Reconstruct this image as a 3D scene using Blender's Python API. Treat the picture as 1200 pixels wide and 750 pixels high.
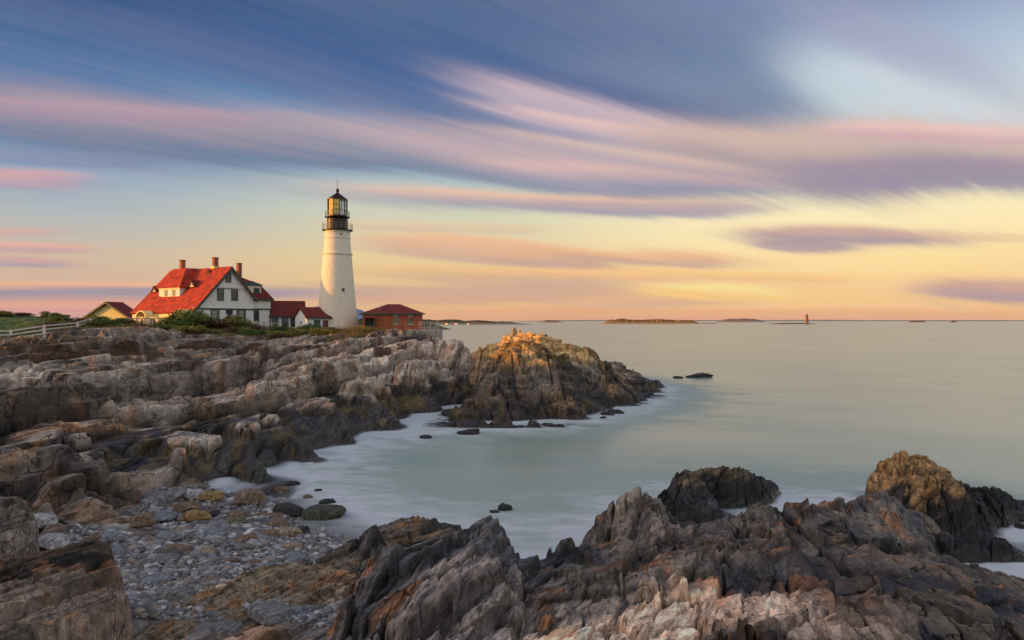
import bpy, bmesh, math, random
import numpy as np
from mathutils import Vector, Matrix

# ============================================================ camera, sky, sun, exposure
scene = bpy.context.scene
for ob in list(bpy.data.objects):
    bpy.data.objects.remove(ob)
COL = scene.collection
R = math.radians
CAMZ = 8.0
FP = 800.0            # focal length in photo pixels (photo is 1200 wide)
cam_data = bpy.data.cameras.new("camera")
cam_data.lens = 24.0
cam_data.sensor_width = 36.0
cam_data.clip_start = 0.1
cam_data.clip_end = 60000.0
cam_data.shift_y = 1.0 / 1200
cam = bpy.data.objects.new("camera", cam_data)
COL.objects.link(cam)
cam.location = (0, 0, CAMZ)
cam.rotation_euler = (R(90), 0, 0)
scene.camera = cam

scene.view_settings.view_transform = 'Standard'
scene.view_settings.look = 'None'
scene.view_settings.gamma = 1
scene.view_settings.use_curve_mapping = False
scene.view_settings.exposure = 0.0
scene.cycles.max_bounces = 6
scene.cycles.diffuse_bounces = 3
scene.cycles.glossy_bounces = 3
scene.cycles.transparent_max_bounces = 10
scene.cycles.use_denoising = True

SUN_EL = R(2.8)
SUN_SIDE = R(8.5)      # sun low in the west, a little behind the camera
SUN_DIR = Vector((-math.cos(SUN_SIDE) * math.cos(SUN_EL), -math.sin(SUN_SIDE) * math.cos(SUN_EL), math.sin(SUN_EL)))
sun = bpy.data.lights.new("sun", 'SUN')
sun.energy = 5.0
sun.angle = R(0.5)
sun.color = (1.0, 0.42, 0.045)
sun_o = bpy.data.objects.new("sun", sun)
sun_o.rotation_euler = SUN_DIR.to_track_quat('Z', 'Y').to_euler()
sun_o.location = (-60, -20, 40)
COL.objects.link(sun_o)


def lin(c):
    return tuple(((v / 255) / 12.92 if v / 255 <= 0.04045 else ((v / 255 + 0.055) / 1.055) ** 2.4) for v in c[:3])


class NT:
    """small expression helper over a node tree"""
    def __init__(s, tree):
        s.t = tree
        s.n = tree.nodes
        s.l = tree.links

    def _in(s, sock, v):
        if isinstance(v, bpy.types.NodeSocket):
            s.l.new(v, sock)
        elif v is not None:
            if isinstance(v, (tuple, list)) and sock.type == 'RGBA' and len(v) == 3:
                v = (*v, 1)
            sock.default_value = v

    def m(s, op, a, b=None, c=None, clamp=False):
        n = s.n.new('ShaderNodeMath')
        n.operation = op
        n.use_clamp = clamp
        s._in(n.inputs[0], a)
        if b is not None: s._in(n.inputs[1], b)
        if c is not None: s._in(n.inputs[2], c)
        return n.outputs[0]

    def add(s, a, b): return s.m('ADD', a, b)
    def sub(s, a, b): return s.m('SUBTRACT', a, b)
    def mul(s, a, b): return s.m('MULTIPLY', a, b)
    def div(s, a, b): return s.m('DIVIDE', a, b)

    def sstep(s, x, a, b, c=0.0, d=1.0):
        n = s.n.new('ShaderNodeMapRange')
        n.interpolation_type = 'SMOOTHSTEP'
        s._in(n.inputs[0], x)
        for i, v in zip((1, 2, 3, 4), (a, b, c, d)): s._in(n.inputs[i], v)
        return n.outputs[0]

    def mix(s, f, a, b, mode='MIX'):
        n = s.n.new('ShaderNodeMix')
        n.data_type = 'RGBA'
        n.blend_type = mode
        s._in(n.inputs[0], f)
        s._in(n.inputs[6], a)
        s._in(n.inputs[7], b)
        return n.outputs[2]

    def ramp(s, x, stops, interp='EASE'):
        n = s.n.new('ShaderNodeValToRGB')
        n.color_ramp.interpolation = interp
        e = n.color_ramp.elements
        while len(e) > 1: e.remove(e[-1])
        e[0].position = stops[0][0]
        e[0].color = (*stops[0][1], 1)
        for p, c in stops[1:]:
            k = e.new(p)
            k.color = (*c, 1)
        s._in(n.inputs[0], x)
        return n.outputs[0]

    def noise(s, vec, scale, detail=4, rough=0.5, dist=0.0):
        n = s.n.new('ShaderNodeTexNoise')
        if vec is not None: s._in(n.inputs['Vector'], vec)
        n.inputs['Scale'].default_value = scale
        n.inputs['Detail'].default_value = detail
        n.inputs['Roughness'].default_value = rough
        n.inputs['Distortion'].default_value = dist
        return n.outputs[0]

    def voro(s, vec, scale, feature='F1', out=0):
        n = s.n.new('ShaderNodeTexVoronoi')
        n.feature = feature
        if vec is not None: s._in(n.inputs['Vector'], vec)
        n.inputs['Scale'].default_value = scale
        return n.outputs[out]

    def mapping(s, vec, loc=(0, 0, 0), rot=(0, 0, 0), scale=(1, 1, 1)):
        n = s.n.new('ShaderNodeMapping')
        s._in(n.inputs[0], vec)
        n.inputs[1].default_value = loc
        n.inputs[2].default_value = rot
        n.inputs[3].default_value = scale
        return n.outputs[0]

    def comb(s, x, y, z=0.0):
        n = s.n.new('ShaderNodeCombineXYZ')
        for i, v in enumerate((x, y, z)): s._in(n.inputs[i], v)
        return n.outputs[0]

    def coord(s, which):
        n = s.n.new('ShaderNodeTexCoord')
        return n.outputs[which]

    def attr(s, name, out='Color'):
        n = s.n.new('ShaderNodeAttribute')
        n.attribute_name = name
        return n.outputs[out]

    def bump(s, h, strength=0.5, dist=0.05, normal=None):
        n = s.n.new('ShaderNodeBump')
        s._in(n.inputs['Height'], h)
        n.inputs['Strength'].default_value = strength
        n.inputs['Distance'].default_value = dist
        if normal is not None: s._in(n.inputs['Normal'], normal)
        return n.outputs[0]


# ---------- world: dusk sky with long soft cloud streaks, a function of direction only
world = bpy.data.worlds.new("World")
scene.world = world
world.use_nodes = True
wt = world.node_tree
wt.nodes.clear()
W = NT(wt)
wout = wt.nodes.new('ShaderNodeOutputWorld')
wbg = wt.nodes.new('ShaderNodeBackground')
wt.links.new(wbg.outputs[0], wout.inputs[0])
sepn = wt.nodes.new('ShaderNodeSeparateXYZ')
wt.links.new(W.coord('Generated'), sepn.inputs[0])
dx, dy, dz = sepn.outputs
AZ = W.m('ARCTAN2', dx, dy)
EL = W.m('ARCSINE', dz)


def azel(px, py):
    a = math.atan((px - 600) / FP)
    return a, math.atan((376 - py) / FP * math.cos(a))


def vramp(stops):
    """stops: (photo row, srgb) at some azimuth near the picture centre -> ramp over elevation 0..90 deg"""
    st = sorted(((max(0.0, math.atan((376 - y) / FP)) / (math.pi / 2)) ** 0.5, lin(c)) for y, c in stops)
    return st


elu = W.m('POWER', W.m('MAXIMUM', W.div(EL, math.pi / 2), 0.0), 0.5)
left = W.ramp(elu, vramp([(376, (205, 158, 148)), (350, (212, 172, 150)), (310, (206, 184, 160)), (270, (176, 183, 186)),
                          (230, (146, 168, 192)), (180, (96, 132, 178)), (120, (78, 114, 160)), (60, (54, 90, 138)), (0, (42, 68, 110)), (-900, (60, 80, 120))]), 'LINEAR')
cent = W.ramp(elu, vramp([(376, (222, 170, 132)), (345, (236, 192, 134)), (300, (232, 208, 154)), (250, (208, 210, 184)),
                          (200, (170, 192, 202)), (150, (128, 165, 196)), (100, (92, 135, 180)), (50, (70, 106, 150)), (0, (62, 92, 134)), (-900, (70, 88, 125))]), 'LINEAR')
rght = W.ramp(elu, vramp([(376, (230, 178, 138)), (350, (246, 200, 140)), (310, (253, 222, 160)), (260, (254, 238, 190)),
                          (210, (240, 232, 200)), (150, (206, 220, 226)), (100, (172, 192, 215)), (50, (140, 156, 188)), (0, (118, 134, 170)), (-900, (90, 100, 135))]), 'LINEAR')
back = W.ramp(elu, [(0.0, (0.40, 0.35, 0.32)), (0.35, (0.52, 0.50, 0.48)), (0.6, (0.56, 0.58, 0.62)), (1.0, (0.44, 0.50, 0.62))], 'LINEAR')
# afterglow round the low sun, behind and left of the camera
sdot = W.add(W.add(W.mul(dx, SUN_DIR.x), W.mul(dy, SUN_DIR.y)), W.mul(dz, SUN_DIR.z))
glow = W.m('POWER', W.m('MAXIMUM', sdot, 0.0), 9.0)
sky = W.mix(W.sstep(AZ, -0.62, -0.12), left, cent)
sky = W.mix(W.sstep(AZ, -0.10, 0.36), sky, rght)
backf = W.sstep(W.m('ABSOLUTE', AZ), 0.85, 1.7)

# streak noise, laid out on a high cloud plane that runs towards a vanishing point right of the view
wind = math.atan((1500 - 600) / FP)
zc = W.add(W.m('MAXIMUM', dz, 0.0), 0.06)
qx = W.div(dx, zc)
qy = W.div(dy, zc)
qa = W.add(W.mul(qx, math.sin(wind)), W.mul(qy, math.cos(wind)))
qb = W.sub(W.mul(qx, math.cos(wind)), W.mul(qy, math.sin(wind)))
streak = W.noise(W.comb(W.mul(qa, 0.16), W.mul(qb, 1.5)), 1.0, 5, 0.55, 0.25)
streak2 = W.noise(W.comb(W.mul(qa, 0.35), W.mul(qb, 4.2), 3.0), 1.0, 4, 0.6, 0.1)
soft = W.noise(W.comb(W.mul(AZ, 3.0), W.mul(EL, 14.0)), 1.0, 4, 0.55, 0.5)
streak3 = W.noise(W.comb(W.mul(qa, 0.5), W.mul(qb, 15.0), 7.0), 1.0, 3, 0.6, 0.05)
strk = W.add(W.add(W.mul(streak, 0.36), W.mul(streak3, 0.23)), W.add(W.mul(streak2, 0.24), W.mul(soft, 0.17)))


def band(sky, p0, p1, half, c_top, c_bot, op=0.9, wob=1.0, k=1.0, lo=0.25, hi=0.75):
    a0, e0 = azel(*p0)
    a1, e1 = azel(*p1)
    ac, ec = (a0 + a1) / 2, (e0 + e1) / 2
    L = math.hypot(a1 - a0, e1 - e0) / 2
    c, s = (a1 - a0) / (2 * L), (e1 - e0) / (2 * L)
    H = half / FP
    ua = W.add(W.mul(W.sub(AZ, ac), c), W.mul(W.sub(EL, ec), s))
    vb = W.sub(W.mul(W.sub(EL, ec), c), W.mul(W.sub(AZ, ac), s))
    vb = W.div(vb, H)
    vb = W.add(vb, W.mul(W.sub(streak, 0.5), 2.2 * wob))
    ua = W.div(ua, L)
    r2 = W.add(W.m('POWER', W.m('ABSOLUTE', ua), 2.6), W.mul(vb, vb))
    g = W.m('EXPONENT', W.mul(r2, -1.0))
    g = W.add(g, W.mul(W.sub(strk, 0.5), W.mul(g, 2.5 * k)))
    f = W.sstep(g, lo - 0.22, hi, 0.0, op)
    col = W.mix(W.sstep(vb, -0.75, 0.75), lin(c_bot), lin(c_top))
    return W.mix(f, sky, col)


BANDS = [
    # (start, end, half width, upper colour, lower colour, opacity, wobble, streakiness)
    ((250, -60), (1080, 110), 70, (84, 108, 148), (74, 100, 142), 0.75, 0.7, 1.3),
    ((150, 20), (900, 150), 40, (62, 90, 142), (68, 98, 148), 0.7, 0.8, 1.2),
    ((930, 30), (1260, 150), 40, (170, 170, 196), (160, 170, 200), 0.5, 0.8, 1.2),
    ((920, 70), (1300, 210), 34, (212, 224, 230), (206, 222, 228), 0.75, 0.5, 0.6),
    ((-200, 104), (640, 178), 34, (170, 150, 160), (100, 120, 152), 0.9, 0.7, 1.0),
    ((-150, 112), (330, 138), 10, (196, 158, 172), (166, 142, 168), 0.45, 0.8, 1.4),
    ((360, 150), (960, 226), 26, (192, 170, 178), (124, 138, 162), 0.92, 0.8, 0.9),
    ((520, 92), (900, 186), 22, (224, 196, 198), (186, 174, 192), 0.75, 1.0, 1.2),
    ((560, 122), (860, 172), 8, (244, 202, 190), (214, 186, 190), 0.7, 0.8, 1.2),
    ((560, 190), (960, 220), 14, (230, 190, 180), (150, 148, 172), 0.75, 0.9, 1.1),
    ((720, 168), (1330, 186), 36, (212, 182, 170), (150, 142, 154), 0.92, 0.8, 1.2),
    ((900, 200), (1360, 206), 18, (158, 142, 162), (146, 138, 162), 0.85, 0.8, 1.2),
    ((960, 150), (1250, 160), 9, (240, 196, 190), (206, 166, 178), 0.7, 0.7, 0.9),
    ((370, 222), (880, 242), 12, (236, 190, 166), (160, 156, 172), 0.9, 0.8, 1.1),
    ((600, 238), (900, 246), 8, (180, 160, 168), (166, 156, 172), 0.7, 0.8, 1.0),
    ((860, 272), (1130, 280), 10, (206, 168, 156), (166, 148, 160), 0.95, 0.7, 0.8),
    ((880, 284), (1010, 292), 7, (172, 150, 160), (176, 152, 158), 0.9, 0.7, 0.8),
    ((420, 282), (700, 300), 15, (240, 186, 146), (204, 168, 148), 0.9, 1.0, 1.3),
    ((560, 298), (880, 306), 11, (236, 182, 140), (196, 160, 146), 0.9, 0.9, 1.2),
    ((420, 318), (760, 326), 11, (240, 186, 132), (200, 162, 144), 0.7, 0.9, 1.2),
    ((330, 348), (800, 340), 13, (196, 160, 148), (204, 160, 140), 0.75, 0.9, 0.9),
    ((620, 362), (940, 340), 10, (226, 178, 140), (206, 164, 142), 0.7, 0.9, 0.9),
    ((-80, 206), (110, 212), 9, (222, 168, 166), (176, 154, 176), 0.8, 0.7, 1.0),
    ((-80, 180), (200, 190), 8, (140, 140, 172), (118, 132, 172), 0.5, 0.8, 1.0),
    ((-60, 272), (70, 272), 4, (226, 170, 160), (200, 168, 166), 0.6, 0.7, 1.0),
    ((-60, 287), (110, 292), 5, (232, 172, 156), (190, 160, 166), 0.8, 0.7, 1.0),
    ((-60, 304), (90, 310), 5, (206, 162, 160), (168, 152, 170), 0.85, 0.7, 1.0),
    ((-120, 335), (260, 336), 5, (238, 178, 136), (226, 170, 142), 0.8, 0.5, 0.7),
    ((-160, 348), (400, 342), 8, (150, 142, 160), (168, 150, 158), 0.92, 0.5, 0.6),
    ((-100, 362), (240, 360), 9, (228, 164, 136), (206, 152, 150), 0.8, 0.6, 0.8),
    ((1070, 338), (1340, 346), 12, (206, 164, 150), (170, 146, 156), 0.92, 0.7, 0.8),
    ((620, 318), (1000, 326), 7, (250, 196, 130), (232, 180, 132), 0.7, 0.9, 1.4),
    ((380, 262), (640, 268), 6, (232, 196, 160), (214, 184, 160), 0.6, 0.9, 1.4),
    ((560, 150), (900, 206), 10, (236, 198, 180), (186, 168, 178), 0.6, 1.0, 1.5),
    ((1080, 276), (1240, 280), 4, (230, 196, 156), (220, 184, 150), 0.5, 0.7, 0.9),
    ((740, 338), (940, 346), 9, (255, 232, 150), (255, 206, 120), 0.7, 0.8, 1.4),
    ((420, 368), (1300, 370), 8, (228, 166, 124), (216, 158, 132), 0.7, 0.3, 0.4),
]
for (p0, p1, hf, ct, cb, op, wb, kk) in BANDS:
    sky = band(sky, p0, p1, hf, ct, cb, op, wb, kk)
# clear air between: faint overall streak contrast
sky = W.mix(W.mul(W.sstep(strk, 0.38, 0.68), W.sstep(EL, 0.40, 0.12, 0.09, 0.16)), sky, (0.80, 0.60, 0.50))
sky = W.mix(backf, sky, W.mix(W.mul(W.sstep(strk, 0.4, 0.7), 0.35), back, (0.9, 0.75, 0.75)))
sky = W.mix(W.mul(glow, backf), sky, (3.2, 2.15, 1.45), 'ADD')
nish = wt.nodes.new('ShaderNodeTexSky')
nish.sky_type = 'NISHITA'
nish.sun_disc = False
nish.sun_elevation = SUN_EL
nish.sun_rotation = math.atan2(SUN_DIR.x, SUN_DIR.y)
sky = W.mix(W.mul(backf, 0.05), sky, nish.outputs[0], 'ADD')
below = W.sstep(dz, -0.02, 0.0)
sky = W.mix(below, (0.25, 0.25, 0.24), sky)
wt.links.new(sky, wbg.inputs[0])
wbg.inputs[1].default_value = 1.0
world.cycles.sampling_method = 'MANUAL'
world.cycles.sample_map_resolution = 512

# ============================================================ object helpers
def link(o, parent=None):
    COL.objects.link(o)
    if parent is not None: o.parent = parent
    return o


def tag(o, label=None, cat=None, group=None, kind=None):
    if label: o['label'] = label
    if cat: o['category'] = cat
    if group: o['group'] = group
    if kind: o['kind'] = kind
    return o


def empty(name, loc=(0, 0, 0), rz=0.0, label=None, cat=None, group=None):
    o = bpy.data.objects.new(name, None)
    o.empty_display_size = 0.3
    o.location = loc
    o.rotation_euler = (0, 0, rz)
    link(o)
    return tag(o, label, cat, group)


def np_mesh(name, co, faces, mat, smooth=False, cols=None, attrs=None, parent=None, loc=None):
    """co (n,3), faces (m,k) numpy -> one object"""
    me = bpy.data.meshes.new(name)
    n, k = faces.shape
    me.vertices.add(len(co))
    me.vertices.foreach_set('co', np.ascontiguousarray(co, dtype=np.float32).ravel())
    me.loops.add(n * k)
    me.loops.foreach_set('vertex_index', np.ascontiguousarray(faces, dtype=np.int32).ravel())
    me.polygons.add(n)
    me.polygons.foreach_set('loop_start', np.arange(0, n * k, k, dtype=np.int32))
    me.polygons.foreach_set('use_smooth', np.full(n, smooth, dtype=bool))
    me.update(calc_edges=True)
    if cols is not None:
        a = me.color_attributes.new('Col', 'FLOAT_COLOR', 'POINT')
        c4 = np.ones((len(co), 4), dtype=np.float32)
        c4[:, :3] = cols
        a.data.foreach_set('color', c4.ravel())
    for nm, v in (attrs or {}).items():
        a = me.attributes.new(nm, 'FLOAT', 'POINT')
        a.data.foreach_set('value', np.ascontiguousarray(v, dtype=np.float32))
    if mat: me.materials.append(mat)
    o = bpy.data.objects.new(name, me)
    if loc is not None: o.location = loc
    return link(o, parent)


class MB:
    """collects boxes, prisms, tubes; build() links them as ONE mesh object"""
    def __init__(s): s.v, s.f = [], []

    def add(s, vs, fs):
        b = len(s.v)
        s.v += [tuple(v) for v in vs]
        s.f += [tuple(i + b for i in f) for f in fs]
        return s

    def box(s, x0, x1, y0, y1, z0, z1):
        return s.add([(x0, y0, z0), (x1, y0, z0), (x1, y1, z0), (x0, y1, z0), (x0, y0, z1), (x1, y0, z1), (x1, y1, z1), (x0, y1, z1)],
                     [(3, 2, 1, 0), (4, 5, 6, 7), (0, 1, 5, 4), (1, 2, 6, 5), (2, 3, 7, 6), (3, 0, 4, 7)])

    def prism(s, poly, d):
        """poly: 3D points of a planar polygon, extruded by the vector d"""
        n = len(poly)
        top = [tuple(Vector(p) + Vector(d)) for p in poly]
        fs = [tuple(range(n - 1, -1, -1)), tuple(range(n, 2 * n))] + [(i, (i + 1) % n, n + (i + 1) % n, n + i) for i in range(n)]
        return s.add(list(poly) + top, fs)

    def slab(s, poly, th):
        """plate of thickness th below its polygon's own normal side"""
        a, b, c = (Vector(poly[i]) for i in (0, 1, 2))
        nn = (b - a).cross(c - a).normalized()
        if nn.z < 0: nn = -nn
        return s.prism(poly, tuple(-nn * th))

    def bar(s, p0, p1, w, h=None):
        h = h or w
        p0, p1 = Vector(p0), Vector(p1)
        d = (p1 - p0).normalized()
        up = Vector((0, 0, 1)) if abs(d.z) < 0.95 else Vector((1, 0, 0))
        sx = d.cross(up).normalized() * (w / 2)
        sy = sx.cross(d).normalized() * (h / 2)
        return s.prism([tuple(p0 + a * sx + b * sy) for a, b in ((-1, -1), (1, -1), (1, 1), (-1, 1))], tuple(p1 - p0))

    def lathe(s, prof, n=32, cx=0, cy=0, a0=0.0, a1=2 * math.pi):
        """prof [(r,z)...]"""
        full = abs(a1 - a0 - 2 * math.pi) < 1e-6
        m = n if full else n + 1
        vs = [(cx + r * math.cos(a0 + (a1 - a0) * i / n), cy + r * math.sin(a0 + (a1 - a0) * i / n), z) for r, z in prof for i in range(m)]
        fs = []
        for j in range(len(prof) - 1):
            for i in range(n):
                k = (i + 1) % m
                fs.append((j * m + i, j * m + k, (j + 1) * m + k, (j + 1) * m + i))
        return s.add(vs, fs)

    def build(s, name, mat, parent=None, smooth=False, bevel=0.0, loc=None):
        me = bpy.data.meshes.new(name)
        me.from_pydata(s.v, [], s.f)
        bm = bmesh.new()
        bm.from_mesh(me)
        bmesh.ops.recalc_face_normals(bm, faces=bm.faces)
        bm.to_mesh(me)
        bm.free()
        if smooth:
            me.polygons.foreach_set('use_smooth', [True] * len(me.polygons))
        me.materials.append(mat)
        me.update()
        o = bpy.data.objects.new(name, me)
        if loc is not None: o.location = loc
        if bevel:
            md = o.modifiers.new('bevel', 'BEVEL')
            md.width = bevel
            md.segments = 1
        return link(o, parent)


# ============================================================ numpy noise
def _h(i, j, seed):
    n = (i.astype(np.int64) * 374761393 + j.astype(np.int64) * 668265263 + seed * 974711) & 0xffffffff
    n = ((n ^ (n >> 13)) * 1274126177) & 0xffffffff
    n = (n ^ (n >> 16))
    n = (n * 2246822519) & 0xffffffff
    return (n ^ (n >> 15)) & 0xffffffff


def hf(i, j, seed):
    return (_h(i, j, seed) & 0xffffff).astype(np.float32) / 16777216.0


def vnoise(x, y, seed=0):
    xi, yi = np.floor(x), np.floor(y)
    fx, fy = (x - xi).astype(np.float32), (y - yi).astype(np.float32)
    xi, yi = xi.astype(np.int64), yi.astype(np.int64)
    fx = fx * fx * fx * (fx * (fx * 6 - 15) + 10)
    fy = fy * fy * fy * (fy * (fy * 6 - 15) + 10)
    a, b, c, d = hf(xi, yi, seed), hf(xi + 1, yi, seed), hf(xi, yi + 1, seed), hf(xi + 1, yi + 1, seed)
    return a + (b - a) * fx + (c - a) * fy + (a - b - c + d) * fx * fy


def fbm(x, y, oct=4, seed=0, rough=0.5):
    s, a, t = 0.0, 1.0, 0.0
    for o in range(oct):
        s = s + a * vnoise(x * 2 ** o + 17.3 * o, y * 2 ** o - 9.1 * o, seed + o)
        t += a
        a *= rough
    return s / t


def voro2(x, y, seed):
    """-> r1,r2,r3 of nearest cell, offset to it (dx,dy), edge distance F2-F1"""
    xi, yi = np.floor(x).astype(np.int64), np.floor(y).astype(np.int64)
    f1 = np.full(x.shape, 9.0, np.float32)
    f2 = np.full(x.shape, 9.0, np.float32)
    ci = np.zeros(x.shape, np.int64)
    cj = np.zeros(x.shape, np.int64)
    ddx = np.zeros(x.shape, np.float32)
    ddy = np.zeros(x.shape, np.float32)
    for i in (-1, 0, 1):
        for j in (-1, 0, 1):
            gi, gj = xi + i, yi + j
            hh = _h(gi, gj, seed)
            px = (gi - x).astype(np.float32) + 0.1 + 0.8 * (hh & 0xffff).astype(np.float32) / 65536
            py = (gj - y).astype(np.float32) + 0.1 + 0.8 * (hh >> 16).astype(np.float32) / 65536
            d = np.sqrt(px * px + py * py)
            m = d < f1
            f2 = np.where(m, f1, np.minimum(f2, d))
            f1 = np.where(m, d, f1)
            ci = np.where(m, gi, ci)
            cj = np.where(m, gj, cj)
            ddx = np.where(m, -px, ddx)
            ddy = np.where(m, -py, ddy)
    return hf(ci, cj, seed + 1), hf(ci, cj, seed + 2), hf(ci, cj, seed + 3), ddx, ddy, f2 - f1


def sst(x, a, b):
    t = np.clip((x - a) / (b - a), 0, 1)
    return t * t * (3 - 2 * t)


STRIKE = math.atan2(1.0, 0.27)     # the beds run away from the camera, a little to the right


def fractured(X, Y, octs, seed=0, tilt=1.0, aniso=2.6, strike=STRIKE):
    """blocky, bedded rock relief. octs: [(cell size, amplitude)...] -> height, crack 0..1, tint"""
    c, s = math.cos(strike), math.sin(strike)
    U = X * c + Y * s
    V = X * s - Y * c
    H = np.zeros(X.shape, np.float32)
    crack = np.zeros(X.shape, np.float32)
    tint = np.zeros(X.shape, np.float32)
    for k, (T, A) in enumerate(octs):
        wx = (fbm(U / (T * 3.1) + 5 * k, V / (T * 1.9), 2, seed + 40 + k) - 0.5) * 1.2
        wy = (fbm(U / (T * 3.3) - 7 * k, V / (T * 2.1) + 31, 2, seed + 60 + k) - 0.5) * 1.2
        a = aniso * (1.0 + 0.15 * k)
        r1, r2, r3, du, dv, e = voro2(U / (T * a) + wx * 0.5, V / T + wy, seed + 100 + 11 * k)
        H += A * ((r1 - 0.5) * 1.1 + dv * tilt * (0.35 + 1.1 * r2) + du * (r3 - 0.5) * 1.1)
        ck = 1 - sst(e, 0.0, 0.075)
        H -= A * 0.55 * ck * (0.25 + r3)
        w = 1.0 if k < 2 else 0.6
        crack = np.maximum(crack, ck * w)
        tint += (r2 - 0.5) * (1.0 / (1 + 0.6 * k))
    return H, crack, tint


class Surf:
    """smooth base surface through control points: linear radial basis in (x/y, ln y)"""
    def __init__(s, pts):
        # pts: ('p', px, py, z) on the ray of that photo point at height z, or ('w', x, y, z)
        P = []
        for q in pts:
            if q[0] == 'p':
                _, px, py, z = q
                Y = (CAMZ - z) * FP / (py - 376.0)
                P.append(((px - 600) / FP, math.log(Y), z))
            elif q[0] == 'd':
                _, px, Y, z = q
                P.append(((px - 600) / FP, math.log(Y), z))
            else:
                _, x, y, z = q
                P.append((x / y, math.log(y), z))
        s.P = np.array(P, dtype=np.float64)
        n = len(P)
        s.c = 0.018
        d = np.hypot(s.P[:, None, 0] - s.P[None, :, 0], s.P[:, None, 1] - s.P[None, :, 1])
        d = np.sqrt(d * d + s.c ** 2)
        Am = np.zeros((n + 3, n + 3))
        Am[:n, :n] = -d - np.eye(n) * 1e-3 * -1
        Am[:n, n] = 1
        Am[:n, n + 1:n + 3] = s.P[:, :2]
        Am[n:, :n] = Am[:n, n:].T
        rhs = np.zeros(n + 3)
        rhs[:n] = s.P[:, 2]
        s.w = np.linalg.solve(Am, rhs).astype(np.float32)

    def __call__(s, X, Y):
        a = (X / Y).astype(np.float32)
        b = np.log(Y).astype(np.float32)
        n = len(s.P)
        out = s.w[n] + s.w[n + 1] * a + s.w[n + 2] * b
        for i in range(n):
            out = out - s.w[i] * np.sqrt((a - np.float32(s.P[i, 0])) ** 2 + (b - np.float32(s.P[i, 1])) ** 2 + np.float32(s.c ** 2))
        return out


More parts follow.
